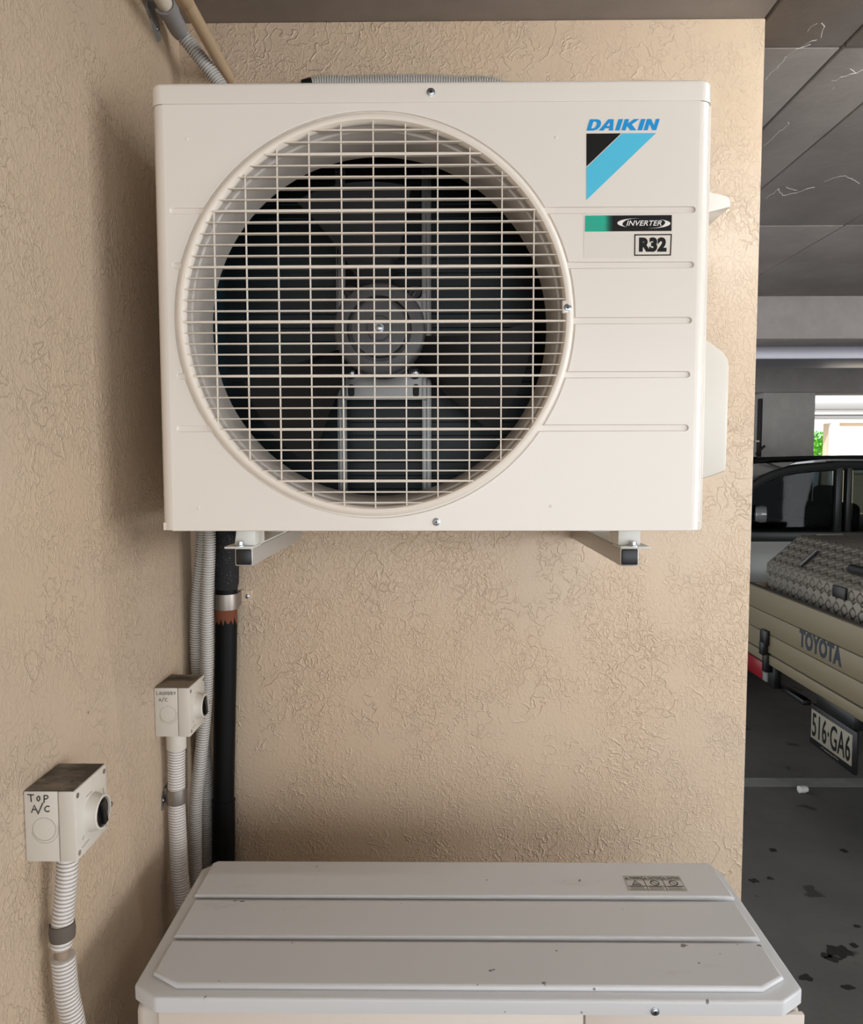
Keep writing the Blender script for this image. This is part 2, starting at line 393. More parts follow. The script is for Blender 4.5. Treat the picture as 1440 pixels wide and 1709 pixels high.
bm = BM(); box(bm, UX0+.003, UX1-.003, UY0+.004, UY1-.002, UZ0, UZ0+.012); obj('base_pan', bm, CREAM2, ac)
# right corner seam strip (the service side panel laps over the front)
bm = BM(); box(bm, UX1-.0035, UX1+.0012, UY0+.011, UY1-.004, UZ0+.002, z1-.002, .0008); obj('side_panel', bm, CREAM, ac)
# lid
o2, _ = wrap(UX0-.0012, UY0-.0012, UX1+.0012, UY1+.004, RC, .0015)
b2 = BM(); vs = [b2.verts.new((x, y, ZL)) for x, y in o2]; f = b2.faces.new(vs); r_ = bmesh.ops.extrude_face_region(b2, geom=[f])
for v in r_['geom']:
    if isinstance(v, bmesh.types.BMVert): v.co.z = UZ1
top = [e for e in b2.edges if all(abs(v.co.z-UZ1) < 1e-6 for v in e.verts)]
bmesh.ops.bevel(b2, geom=top, offset=.007, segments=4, affect='EDGES', profile=.5)
obj('top_cover', b2, CREAM, ac, 30)
def fs(u, v, parent=ac, d=0, r=.0052):
    p = pt('Y', UY0-d, u, v); return screw(parent, p, (0, -1, 0), r)
fs(719, 154, d=.0012); fs(728, 871); fs(947, 514, d=.004)
# grille: rim ring, horizontal louvre bars, vertical wires
gr_b = BM()
lathe(gr_b, (CX, UY0, CZ), (0, -1, 0), [(-.004, .3125), (.0015, .3125), (.0042, .3095), (.0052, .3055), (.004, .3015), (-.001, .2985), (-.006, .2975), (-.006, .3005)], 128, False)
box(gr_b, pt('Y', UY0, 947, 514).x-.009, pt('Y', UY0, 947, 514).x+.006, UY0-.0045, UY0+.001, pt('Y', UY0, 947, 514).z-.009, pt('Y', UY0, 947, 514).z+.011, .0015)
grille = obj('fan_grille', gr_b, CREAM2, ac)
thick = [2.096, 2.0107, 1.9252, 1.8404, 1.756, 1.672, 1.59]; bars = [(2.132, 0), (2.114, 0)]
for a, b in zip(thick, thick[1:]):
    bars.append((a, 1)); bars += [(a+(b-a)*k/5, 0) for k in range(1, 5)]
bars += [(1.59, 1), (1.5725, 0), (1.5555, 0)]
RB = .3005
for zz, big in bars:
    hx = math.sqrt(max(0, RB*RB-(zz-CZ)**2)); t = .0021 if big else .0012; dp = .0045 if big else .004
    bm = BM(); n = 6; rows = []
    for i in range(n+1):                                  # slightly tapering louvre, thin towards its ends
        x = CX-hx+2*hx*i/n; e = abs(2*i/n-1); tt = t*(1-.35*e**4); yy = UY0-.0035
        rows.append([bm.verts.new((x, yy+a, zz+c)) for a, c in ((0, -tt), (-.0008, 0), (0, tt), (dp*2, tt*.8), (dp*2, -tt*.8))])
    for a, b in zip(rows, rows[1:]):
        for k in range(5): bm.faces.new((a[k], a[(k+1) % 5], b[(k+1) % 5], b[k]))
    bm.faces.new(rows[0]); bm.faces.new(rows[-1]); obj('louvre_bar', bm, CREAM2, grille)
for k in [-5, -4, -3, -2, -1, 0, 1, 2, 3, 4, 5]+[-.5, .5]:
    x = CX+k*.05; hz = math.sqrt(RB*RB-(x-CX)**2); za, zb = (CZ-hz, CZ+hz)
    if k in (-.5, .5): za, zb = 1.756, 1.9252
    bm = BM(); box(bm, x-.0011, x+.0011, UY0-.001, UY0+.003, za, zb, .0005, 1); obj('grille_wire', bm, CREAM2, grille)
# bell mouth shroud and interior
bm = BM()
pr = [(-.005, .3055), (-.0075, .2995), (-.016, .2965), (-.0185, .2955), (-.02, .2925), (-.03, .2885), (-.05, .2855), (-.095, .2845), (-.098, .2845), (-.1, .289)]
lathe(bm, (CX, UY0, CZ), (0, -1, 0), pr, 96, False); obj('fan_shroud', bm, SHROUD, ac)
bm = BM(); lathe(bm, (CX, UY0+.1, CZ), (0, 1, 0), [(0, .289), (.001, .328)], 64, False); obj('shroud_flange', bm, DARK, ac)
bm = BM(); box(bm, .74, .745, UY0+.104, UY1-.02, UZ0+.015, ZL-.01); box(bm, UX0+.004, .745, UY0+.104, UY1-.02, ZL-.012, ZL-.008); obj('compressor_partition', bm, DARK, ac)
coil = boxo('condenser_coil', (UX0+.02, .738, -.165, -.135, UZ0+.015, ZL-.014), COIL, ac)
boxo('coil_side', (UX0+.012, UX0+.03, UY0+.11, -.165, UZ0+.015, ZL-.014), COILS, coil)
nt = 24
for i in range(nt):
    zz = UZ0+.03+i*(ZL-UZ0-.06)/(nt-1); bm = BM(); sweep(bm, [(UX0+.035, -.1655, zz), (.735, -.1655, zz)], .0011, 6); obj('coil_tube', bm, TUBE, coil)
# motor, bracket, fan
MY = -.30
brk = thing('motor_bracket', '', None, (0, 0, 0)); del brk['label']; COL.objects.unlink(brk); bpy.data.objects.remove(brk)
bm = BM()
xa = pt('Y', -.24, 571, 560).x; xb = pt('Y', -.24, 712, 560).x
for x in (xa, xb):
    for dx, w in ((-.0075, .0022), (0, .0018), (.0075, .0022)): box(bm, x+dx-w/2, x+dx+w/2, -.252, -.238, UZ0+.015, ZL-.02, .0006, 1)
    box(bm, x-.0085, x+.0085, -.2392, -.238, UZ0+.015, ZL-.02)
zt = pt('Y', -.24, 640, 636).z; zbm = pt('Y', -.24, 640, 668).z
box(bm, xa, xb, -.246, -.242, zbm, zt+.16, .0008, 1)
mb = obj('motor_bracket', bm, STEEL, ac)
for x in (pt('Y', -.247, 586, 650).x, pt('Y', -.247, 694, 650).x):
    zz = pt('Y', -.247, 586, 650).z; sl = arc(x, zz+.004, .006, 0, PI, 8)+arc(x, zz-.008, .006, PI, 2*PI, 8)
    flat('slot_hole', [sl], DARK, mb, ((0, -.2462, 0), (1, 0, 0), (0, 0, 1)), .0006)
bm = BM(); lathe(bm, (CX, -.25, CZ), (0, -1, 0), [(0, .072), (.004, .0745), (.045, .0745), (.05, .068), (.05, 0)], 48)
mo = obj('fan_motor', bm, BLADE, ac)
for u, v in ((585, 620), (692, 620), (585, 487), (692, 487)):
    p = pt('Y', -.262, u, v); d = Vector((CX, p.y, CZ))-p; bm = BM()
    lathe(bm, (p.x, -.246, p.z), (0, -1, 0), [(0, .0125), (.014, .0125), (.016, .011), (.016, 0)], 20)
    q = p+d*.45; sweep(bm, [(p.x, -.254, p.z), (q.x, -.254, q.z)], .009, 8); e = obj('motor_ear', bm, BLK, mo)
    if v > 600: screw(mo, (p.x, -.263, p.z), (0, -1, 0), .0058)
FY = -.345
bm = BM(); lathe(bm, (CX, FY, CZ), (0, -1, 0), [(-.04, .077), (0, .079), (.006, .0775), (.010, .073), (.0115, .0555), (-.006, .054), (-.006, .0475), (.0115, .0465), (.013, .022), (.0115, .021), (.0115, .0195), (.014, .019), (.015, .01), (.015, 0)], 64)
fan = obj('fan_hub', bm, HUBM, ac)
bm = BM(); lathe(bm, (CX, FY-.015, CZ), (0, -1, 0), [(0, .0085), (.001, .0085), (.001, .0062), (.006, .006), (.0072, .0045), (.0072, 0)], 20); obj('hub_nut', bm, ZINC, fan)
for a0 in (math.radians(215), math.radians(95), math.radians(335)):
    bm = BM(); lay = []
    for side in (0, 1):
        g = []
        for i in range(9):
            r = .076+(.262-.076)*i/8; t = i/8; row = []
            for j in range(7):
                s = j/6-.5; a = a0+s*(.62+.16*t)+.10*t; y = FY+.03-s*.055*(1-.25*t)+side*.002
                row.append(bm.verts.new((CX+r*math.cos(a), y, CZ+r*math.sin(a))))
            g.append(row)
        lay.append(g)
    for g in lay:
        for i in range(8):
            for j in range(6): bm.faces.new((g[i][j], g[i+1][j], g[i+1][j+1], g[i][j+1]))
    A, B = lay; rim = [(i, 0) for i in range(9)]+[(8, j) for j in range(1, 7)]+[(i, 6) for i in range(7, -1, -1)]+[(0, j) for j in range(5, 0, -1)]
    for k in range(len(rim)):
        p, q = rim[k], rim[(k+1) % len(rim)]; bm.faces.new((A[p[0]][p[1]], A[q[0]][q[1]], B[q[0]][q[1]], B[p[0]][p[1]]))
    obj('fan_blade', bm, BLADE, fan, 60)
# printed badge and stickers (flat print)
PX = lambda u, v: (pt('Y', UY0-.0002, u, v).x, pt('Y', UY0-.0002, u, v).z)
FP = FRo(.0001)
l0 = PX(978.5, 218); l1 = PX(1095, 198.5); Hh = l1[1]-l0[1]; sx = (PX(1101, 198.5)[0]-l0[0])/(6.15+.3)
def LT(pts, x): return [(l0[0]+sx*(x+a+.3*b), l0[1]+Hh*b) for a, b in pts]
def dshape(w, s):
    o_ = [(0, 0), (w*.55, 0), (w*.82, .1), (w*.97, .32), (w, .5), (w*.97, .7), (w*.84, .91), (w*.6, 1), (0, 1)]
    i_ = [(s, .2), (s, .8), (w*.52, .8), (w*.63, .7), (w*.66, .5), (w*.62, .3), (w*.5, .2)]
    return [o_, i_]
let = [LT(q, 0) for q in dshape(1.12, .37)]
let += [LT([(0, 0), (.40, 0), (.52, .2), (.87, .2), (.84, 0), (1.26, 0), (1.0, 1), (.52, 1)], 1.1), LT([(.57, .4), (.72, .76), (.83, .4)], 1.1)]
let += [LT([(0, 0), (.4, 0), (.4, 1), (0, 1)], 2.52)]
let += [LT([(0, 0), (.38, 0), (.38, .40), (.8, 0), (1.32, 0), (.76, .53), (1.28, 1), (.8, 1), (.38, .62), (.38, 1), (0, 1)], 3.08)]
let += [LT([(0, 0), (.4, 0), (.4, 1), (0, 1)], 4.5)]
let += [LT([(0, 0), (.36, 0), (.36, .56), (.78, 0), (1.12, 0), (1.12, 1), (.77, 1), (.77, .45), (.36, 1), (0, 1)], 5.03)]
flat('brand_lettering', let, BLUE1, ac, FP, .0003)
flat('emblem_triangle', [[PX(978.5, 223), PX(1036.5, 222.5), PX(978.5, 278)]], PRINTB, ac, FP, .0003)
flat('emblem_stripe', [[PX(1038.5, 222.5), PX(1095, 222), PX(978.5, 334), PX(978.5, 280)]], BLUE2, ac, FP, .0003)
st = flat('sticker_base', [[PX(974, 357), PX(1124, 357), PX(1123, 430), PX(974, 430)]], STICK, ac, FP, .00015)
F2 = FRo(.0003)
flat('sticker_band', [[PX(976.5, 360), PX(1121, 359), PX(1120.5, 385.5), PX(976, 386.5)]], PRINTB, st, F2, .00015)
F3 = FRo(.0005)
flat('sticker_green', [[PX(976.5, 360), PX(1008, 360), PX(1007.5, 386.5), PX(976, 386.5)]], GREEN, st, F3, .0001)
dots = []
for i in range(7):
    for j in range(12):
        r = .00095*(1-i/8); c = PX(1008.8+i*2.1, 361.4+j*2.15); dots.append([(c[0]-r, c[1]-r), (c[0]+r, c[1]-r), (c[0]+r, c[1]+r), (c[0]-r, c[1]+r)])
flat('sticker_halftone', dots, GREEN, st, F3, .0001)['kind'] = 'stuff'
a, b = PX(1045, 377), PX(1104, 368); text('sticker_word', 'INVERTER', PRINTW, st, F3, (a[0], a[1], b[0], b[1]), .012, .28, .0002, 1.02)
def cres(u0, u1, vt, vb, s):
    c = PX(u1 if s > 0 else u0, (vt+vb)/2); hx = abs(PX(u1, vt)[0]-PX(u0, vt)[0]); hz = abs(PX(u0, vt)[1]-PX(u0, vb)[1])/2; o_, i_ = [], []
    for k in range(25):
        f = k/24; t = math.radians(82+160*f); w = math.sin(PI*f)*.30
        x, zz = math.cos(t)*hx, math.sin(t)*hz; o_.append((c[0]+s*x, c[1]+s*zz))
        if 0 < k < 24: i_.append((c[0]+s*x*(1-w), c[1]+s*zz*(1-w*.35)))
    return o_+i_[::-1]
flat('sticker_crescent', [cres(1030, 1062, 364.5, 380, 1)], PRINTW, st, F3, .0002); flat('sticker_crescent', [cres(1086, 1118.5, 365.5, 381, -1)], PRINTW, st, F3, .0002)
q = [PX(1058.5, 391), PX(1121, 390.5), PX(1119.5, 426.5), PX(1058, 427)]; cx_, cz_ = sum(p[0] for p in q)/4, sum(p[1] for p in q)/4
flat('sticker_frame', [q, [(p[0]-math.copysign(.0018, p[0]-cx_), p[1]-math.copysign(.0018, p[1]-cz_)) for p in q]], PRINTB, st, F2, .00015)
a, b = PX(1066, 420.5), PX(1112.5, 396); text('sticker_code', 'R32', PRINTB, st, F2, (a[0], a[1], b[0], b[1]), .065, 0, .0002, 1.05)
# right side: lifting handle and valve cover
def prism(bm, poly, y0, y1, bev=0):
    b = BM(); A = [b.verts.new((x, y0, zz)) for x, zz in poly]; B = [b.verts.new((x, y1, zz)) for x, zz in poly]
    b.faces.new(A); b.faces.new(B[::-1])
    for i in range(len(A)): j = (i+1) % len(A); b.faces.new((A[i], A[j], B[j], B[i]))
    if bev: bmesh.ops.recalc_face_normals(b, faces=b.faces[:]); bmesh.ops.bevel(b, geom=b.edges[:], offset=bev, segments=2, affect='EDGES', profile=.5)
    merge(bm, b)
q = [pt('Y', -.33, u, v) for u, v in ((1192, 313), (1214, 327), (1219, 333), (1220, 345), (1196, 352))]
bm = BM(); zA = q[0].z; hp = [(UX1-.001, zA+.004)]+[(p.x, p.z) for p in q[1:4]]+[(UX1-.001, q[4].z-.012)]
prism(bm, hp, -.33, -.22, .003); obj('lifting_handle', bm, CREAM, ac)
q = [pt('Y', -.34, u, v) for u, v in ((1186, 570), (1208, 588), (1215, 598), (1217.5, 612), (1212, 786), (1176, 803))]
bm = BM(); prism(bm, [(UX1-.001, q[0].z+.03)]+[(p.x, p.z) for p in q[1:5]]+[(UX1-.001, q[5].z-.01)], -.34, -.17, .004); obj('valve_cover', bm, mat('cover_plastic', 'd5cfc4', .35), ac)
# mounting feet
FOOT = mat('foot_white', 'd5d5ce', .35)
arms = [(.219, .249), (.8445, .8755)]
for (xa, xb), s in zip(arms, (1, -1)):
    xm = (xa+xb)/2; e0, e1 = (xm-.028, xm+.018) if s > 0 else (xm-.018, xm+.030)
    bm = BM(); box(bm, e0, e1, -.452, -.395, 1.481, 1.4845, .0014); 
    in0, in1 = (e0+.012, e1) if s > 0 else (e0, e1-.012)
    prism(bm, [(in0, 1.4845), (in1, 1.4845), (in1, UZ0+.003), (in0+.004 if s > 0 else in0, UZ0+.003)], -.435, -.39, .0015)
    box(bm, in0, in1, -.39, -.37, 1.4845, UZ0+.003); box(bm, e0+.006, e1-.004, -.395, -.16, 1.481, 1.4835)
    box(bm, in0, in1, -.19, -.16, 1.4835, UZ0+.003)
    ft = obj('mounting_foot', bm, FOOT, ac)
    bm = BM(); c = (xm-.004*s, -.443, 1.4845); lathe(bm, c, (0, 0, 1), [(0, .0085), (.0012, .0085), (.002, .006), (.002, .0052), (.0075, .0052), (.008, .0042), (.008, 0)], 12); obj('foot_bolt', bm, ZINC, ft)
# ------------------------------------------------------------------ steel support brackets
ARM = mat('bracket_steel', 'bdb9b4', .4, .35)
for (xa, xb), lb in zip(arms, ('grey square steel bracket arm under the unit, beside the black insulated pipe', 'grey square steel bracket arm under the unit, nearer the open car park')):
    t = thing('wall_bracket', lb, 'bracket', ((xa+xb)/2, 0, 1.451), 'steel brackets under the mounted unit')
    bm = BM(); box(bm, xa, xb, -.438, -.004, 1.451, 1.481, .003); obj('arm', bm, ARM, t)
    boxo('wall_rail', (xa+.002, xb-.002, -.006, -.0005, 1.36+.09, 1.95), ARM, t, .001)
    bm = BM(); box(bm, xa+.0022, xb-.0022, -.4405, -.436, 1.4532, 1.4788, .0022); ec = obj('end_cap', bm, BLK, t)
# ------------------------------------------------------------------ lower unit
LX0, LX1, LY0, LY1, LZ = .111, 1.071, -.643, -.29, .8675
lu = thing('air_conditioner', 'weathered white outdoor air conditioner unit on the floor with dusty ribbed lid', 'air conditioner', ((LX0+LX1)/2, (LY0+LY1)/2, 0))
ch = .034
def chamf(x0, x1, y0, y1, c, rb): return [(x0+c*1.15, y0), (x1-c*1.15, y0), (x1, y0+c*.8), (x1, y1-rb), (x1-rb, y1), (x0+rb, y1), (x0, y1-rb), (x0, y0+c*.8)]
b2 = BM(); o_ = chamf(LX0, LX1, LY0, LY1, ch, .02); vs = [b2.verts.new((x, y, LZ-.021)) for x, y in o_]; f = b2.faces.new(vs); r_ = bmesh.ops.extrude_face_region(b2, geom=[f])
for v in r_['geom']:
    if isinstance(v, bmesh.types.BMVert): v.co.z = LZ
bmesh.ops.recalc_face_normals(b2, faces=b2.faces[:])
bmesh.ops.bevel(b2, geom=[e for e in b2.edges if all(abs(v.co.z-LZ) < 1e-6 for v in e.verts)]+[e for e in b2.edges if abs(e.verts[0].co.z-e.verts[1].co.z) > .01], offset=.004, segments=3, affect='EDGES', profile=.5)
lid = obj('top_cover', b2, OLDW, lu, 30)
LF = ((0, 0, LZ-.0004), (1, 0, 0), (0, 1, 0))
pads = [[(.133, -.402), (1.053, -.402), (1.053, -.306), (1.047, -.3), (.139, -.3), (.133, -.306)],
        [(.137, -.512), (1.049, -.512), (1.049, -.424), (.137, -.424)],
        [(.176, -.622), (1.010, -.622), (1.046, -.600), (1.046, -.532), (.137, -.532), (.137, -.598)]]
for p_ in pads:
    c = bpy.data.curves.new('tmp', 'CURVE')
    bpy.data.curves.remove(c)
    flat('raised_panel', [p_], OLDW, lid, LF, .0088, .0042)
# body
bm = BM(); box(bm, LX0+.006, LX1-.006, LY0+.012, LY1-.006, .03, LZ-.0205, .012, 3); obj('casing', bm, OLDB, lu)
sxm = pt('Y', LY0+.01, 974, 1700).x
boxo('front_panel', (LX0+.042, sxm-.0015, LY0+.006, LY0+.014, .06, LZ-.0235), OLDF, lu, .0012)
boxo('service_panel', (sxm+.0015, LX1-.006, LY0+.006, LY0+.014, .06, LZ-.0235), OLDF, lu, .0012)
for x in (LX0+.18, LX1-.18):
    bm = BM(); box(bm, x-.03, x+.03, LY0-.005, LY1+.005, 0, .006, .001); box(bm, x-.028, x+.028, LY0+.03, LY1-.03, .006, .034, .002); obj('foot', bm, OLDB, lu)
screw(lu, pt('Y', LY0, 1093, 1688)+Vector((0, -.0003, 0)), (0, -1, 0), .0048)
# warning label
wA = [pt('Z', LZ+.0085, *q) for q in ((1040, 1462.5), (1131, 1462.5), (1147, 1486.5), (1050.5, 1486.5))]
lx0, lx1 = (wA[0].x+wA[3].x)/2, (wA[1].x+wA[2].x)/2; ly1, ly0 = wA[0].y, wA[2].y
WF = ((0, 0, LZ+.0084), (1, 0, 0), (0, 1, 0)); WF2 = ((0, 0, LZ+.0087), (1, 0, 0), (0, 1, 0))
ws = flat('warning_label', [[(lx0-.003, ly0-.003), (lx1+.003, ly0-.003), (lx1+.003, ly1+.003), (lx0-.003, ly1+.003)]], mat('label_film', 'bfbdb9', .35), lid, WF, .0002)
cw = (lx1-lx0)/3; ly_h = ly1-(ly1-ly0)*.26; ly_m = ly0+(ly1-ly0)*.30; g = .0006
lines = []
for i in range(3):
    xa, xb = lx0+i*cw, lx0+(i+1)*cw
    for (p0, p1) in ((ly_h, ly1), (ly_m, ly_h), (ly0, ly_m)):
        lines += [[(xa, p0), (xb, p0), (xb, p1), (xa, p1)], [(xa+g, p0+g), (xb-g, p0+g), (xb-g, p1-g), (xa+g, p1-g)]]
for i in range(0, len(lines), 2): flat('label_cell', lines[i:i+2], PRINTB, ws, WF2, .0001)
for i in range(3):
    xa = lx0+i*cw; text('label_heading', ('WARNING', 'CAUTION', 'CAUTION')[i], PRINTB, ws, WF2, (xa+cw*.27, ly_h+.0025, xa+cw*.95, ly1-.0022), .03, 0, .0001)
    tx, ty, tr = xa+cw*.13, (ly_h+ly1)/2, .0034
    flat('label_symbol', [[(tx-tr, ty-tr), (tx+tr, ty-tr), (tx, ty+tr)], [(tx-tr*.45, ty-tr*.6), (tx+tr*.45, ty-tr*.6), (tx, ty+tr*.3)]], PRINTB, ws, WF2, .0001)
    mx, my = xa+cw*.52, (ly_m+ly_h)/2; R1 = (ly_h-ly_m)*.42
    if i == 0: flat('label_symbol', [[(mx-R1*1.1, my-R1*.9), (mx+R1*1.1, my-R1*.9), (mx, my+R1)], [(mx-R1*.75, my-R1*.68), (mx+R1*.75, my-R1*.68), (mx, my+R1*.62)], [(mx-.5*R1, my-.55*R1), (mx+.5*R1, my-.55*R1), (mx+.4*R1, my-.4*R1), (mx-.4*R1, my-.4*R1)], [(mx-.3*R1, my-.2*R1), (mx+.3*R1, my-.2*R1), (mx+.2*R1, my-.05*R1), (mx-.2*R1, my-.05*R1)]], PRINTB, ws, WF2, .0001)
    else:
        flat('label_symbol', [arc(mx, my, R1, 0, 2*PI, 24)[:-1], arc(mx, my, R1*.78, 0, 2*PI, 24)[:-1]], PRINTB, ws, WF2, .0001)
        flat('label_symbol', [[(mx-R1*.62, my+R1*.48), (mx-R1*.48, my+R1*.62), (mx+R1*.62, my-R1*.48), (mx+R1*.48, my-R1*.62)]], PRINTB, ws, WF2, .0001)
    for k in range(3):
        yy = ly0+.003+k*.0042; flat('label_text_line', [[(xa+cw*.1, yy), (xa+cw*(.92-.1*((k+i) % 2)), yy), (xa+cw*(.92-.1*((k+i) % 2)), yy+.0013), (xa+cw*.1, yy+.0013)]], PRINTB, ws, WF2, .0001)

# ------------------------------------------------------------------ isolator switches on the left wall
def isolator(y0, label, mark, seed):
    x1, w, za, zb = .069, .092, 1.0885, 1.186; y1 = y0+w
    t = thing('isolator_switch', label, 'switch box', (.0, (y0+y1)/2, za), 'isolator switch boxes on the side wall')
    xs_ = .046
    bm = BM(); box(bm, .0003, xs_-.0004, y0, y1, za, zb-.001, .0015); bd = obj('back_box', bm, BOXW, t)
    bm = BM(); box(bm, xs_+.0004, x1, y0-.0004, y1+.0004, za-.0002, zb-.001, .0018); cv = obj('front_cover', bm, BOXW, t)
    bm = BM(); n = 16; g = [[bm.verts.new((.0012+(x1-.0035)*i/n, y0+.0006+(w-.0012)*j/n, zb-.001+random.uniform(.0001, .0012)*(1 if 0 < i < n and 0 < j < n else .2))) for j in range(n+1)] for i in range(n+1)]
    for i in range(n):
        for j in range(n): bm.faces.new((g[i][j], g[i+1][j], g[i+1][j+1], g[i][j+1]))
    obj('grime_layer', bm, BOXT, t, 180)
    # round knockout outline and marker writing on the side that faces the viewer
    SF = ((0, y0-.0001, 0), (1, 0, 0), (0, 0, 1)); kx, kz = .0265, 1.1335
    flat('knockout', [arc(kx, kz, .0158, 0, 2*PI, 40)[:-1], arc(kx, kz, .0154, 0, 2*PI, 40)[:-1]], GRIME, t, SF, .0002)
    flat('knockout', [arc(kx+.001, kz-.0012, .0181, -PI*.95, PI*.1, 30)+arc(kx+.001, kz-.0012, .0178, PI*.1, -PI*.95, 30)], GRIME, t, SF, .0002)
    strokes('marker_writing', mark, INK if seed == 1 else INK2, t, SF, .00075 if seed == 1 else .0005)
    # rotary switch on the front
    ky, kz = (y0+y1)/2+.001, 1.135
    bm = BM(); lathe(bm, (x1-.0005, ky, kz), (1, 0, 0), [(0, .0265), (.010, .0235), (.0152, .0235), (.0162, .0225), (.0162, .0205), (.004, .0205), (.004, 0)], 40); dl = obj('dial_collar', bm, BOXW, t)
    bm = BM(); lathe(bm, (x1+.003, ky, kz), (1, 0, 0), [(0, .0198), (.009, .0195), (.0105, .0185), (.0105, 0)], 32)
    b = BM(); box(b, x1+.012, x1+.0185, -.0052, .0052, -.018, .018, .0015); bmesh.ops.rotate(b, verts=b.verts[:], cent=(0, 0, 0), matrix=Matrix.Rotation(.25, 3, 'X')); bmesh.ops.translate(b, verts=b.verts[:], vec=(0, ky, kz)); merge(bm, b)
    obj('dial_knob', bm, BLK, dl)
    bm = BM(); lathe(bm, (x1+.002, ky+.0265, kz-.002), (1, 0, 0), [(0, .004), (.0125, .004), (.0135, .003), (.0135, 0)], 14); obj('lock_pin', bm, CLAMP, dl)
    for yy in (y0+.007, y1-.007):
        for zz in (za+.009, zb-.0095):
            bm = BM(); lathe(bm, (x1, yy, zz), (1, 0, 0), [(-.001, .0036), (.0005, .0036), (.0007, .003), (.0003, .0028), (.0003, 0)], 16); obj('cover_screw', bm, GRIME if zz < 1.1 else CLAMP, cv)
    LFm = ((x1+.0001, 0, 0), (0, 1, 0), (0, 0, 1))
    for mk_ in [[(y0+.014, za+.012), (y0+.014+.02, za+.0135)], [(y0+.016, za+.022), (y0+.020, za+.026)], [(y0+.03, zb-.022), (y0+.047, zb-.0215)], [(y1-.012, zb-.032), (y1-.010, zb-.040), (y1-.014, zb-.043)]]: strokes('cover_mark', [mk_], GRIME, cv, LFm, .00035)
    return t
def sc(polys, x, z, sx_, sz_): return [[(x+a*sx_, z+b*sz_) for a, b in p] for p in polys]
T_ = [[(0, 1), (1, .95)], [(.5, .95), (.55, .0)]]
O_ = [[(.5, 1), (.1, .7), (.15, .2), (.5, 0), (.85, .3), (.8, .8), (.5, 1)]]
P_ = [[(.15, 1), (.1, 0)], [(.15, 1), (.7, .95), (.8, .7), (.5, .5), (.15, .5)]]
A_ = [[(0, 0), (.45, 1), (.9, 0)], [(.2, .4), (.75, .4)]]
S_ = [[(0, -.2), (.9, 1.2)]]
C_ = [[(.9, .9), (.5, 1), (.1, .6), (.15, .2), (.5, 0), (.9, .15)]]
L_ = [[(.1, 1), (.1, 0), (.8, .05)]]; U_ = [[(0, 1), (.1, .1), (.5, 0), (.85, .2), (.9, 1)]]; N_ = [[(0, 0), (.1, 1), (.75, 0), (.85, 1)]]
D_ = [[(.1, 0), (.1, 1), (.6, .9), (.85, .5), (.6, .1), (.1, 0)]]; R_ = P_+[[(.4, .5), (.85, 0)]]; Y_ = [[(0, 1), (.45, .5)], [(.9, 1), (.3, 0)]]
mk1 = sc(T_, .006, 1.171, .0085, .010)+sc(O_, .018, 1.172, .005, .007)+sc(P_, .027, 1.170, .008, .010)+sc(A_, .0105, 1.1565, .009, .010)+sc(S_, .019, 1.1565, .008, .011)+sc(C_, .0275, 1.1575, .008, .008)
mk2 = []
for i, L in enumerate((L_, A_, U_, N_, D_, R_, Y_)): mk2 += sc(L, .005+i*.0056, 1.1715, .0045, .0065)
mk2 += sc(A_, .0095, 1.159, .005, .006)+sc(S_, .0155, 1.159, .005, .007)+sc(C_, .0215, 1.159, .005, .006)
iso1 = isolator(-.684, 'grimy cream switch box nearest the viewer, marked TOP A/C in marker', mk1, 1)
iso2 = isolator(-.233, 'cream switch box in the corner beside grey conduits, marked LAUNDRY A/C in faint marker', mk2, 2)

# ------------------------------------------------------------------ conduits, pipes and clamps
def conduit(name, pts, r, m, label, cat='conduit', group=None, pitch=.0052):
    t = thing(name, label, cat, pts[-1], group); bm = BM(); corrugated(bm, pts, r, pitch); obj('corrugated_tube', bm, m, t); return t
# below the near switch
x_ = .0185
t1 = conduit('corrugated_conduit', [(x_+.018, -.645, 1.0885), (x_+.017, -.647, 1.05), (x_+.012, -.65, 1.0), (x_+.008, -.653, .945)], .0142, COND_L, 'pale ribbed conduit hanging straight below the TOP A/C switch box', 'conduit', 'pale ribbed conduits on the side wall', .0055)
t2 = conduit('corrugated_conduit', [(x_+.0105, -.653, .936), (x_+.013, -.651, .88), (x_+.019, -.647, .82), (x_+.022, -.645, .7), (x_+.02, -.645, .4), (x_+.02, -.645, .05)], .0158, COND_L, 'wider pale ribbed conduit running on down to the bottom edge, below the clamp', 'conduit', 'pale ribbed conduits on the side wall', .0055)
bm = BM(); sweep(bm, [(x_+.008, -.653, .952), (x_+.0095, -.653, .93)], .0095, 14); obj('inner_cable', bm, mat('cable_sheath', '8d7a68', .6), t2)
def saddle(c, r, label, m, flange, w=.02, screw_m=ZINC, name='pipe_clamp', ring=PI*1.15, a0=-.3):
    """strap around a vertical pipe at c, with a flat tab against its wall: flange = list of 4 corners"""
    t = thing(name, label, 'clamp', c)
    bm = BM(); n = 28; ro, ri = r+.0022, r+.0004; V = []
    for k in range(n+1):
        a = a0+ring*k/n
        V.append([bm.verts.new((c[0]+rr*math.cos(a), c[1]+rr*math.sin(a), c[2]+zz)) for rr, zz in ((ri, -w/2), (ro, -w/2), (ro+.001, 0), (ro, w/2), (ri, w/2))])
    for p, q in zip(V, V[1:]):
        for k in range(5): bm.faces.new((p[k], p[(k+1) % 5], q[(k+1) % 5], q[k]))
    bm.faces.new(V[0]); bm.faces.new(V[-1]); obj('strap', bm, m, t)
    return t
c1p = (x_+.0095, -.651, .972)
k = saddle(c1p, .0142, 'dark grimy strap clamp around the conduit below the TOP A/C switch box', mat('strap_dark', '5a5148', .8), None, .022, a0=-PI*.95, ring=PI*1.35)
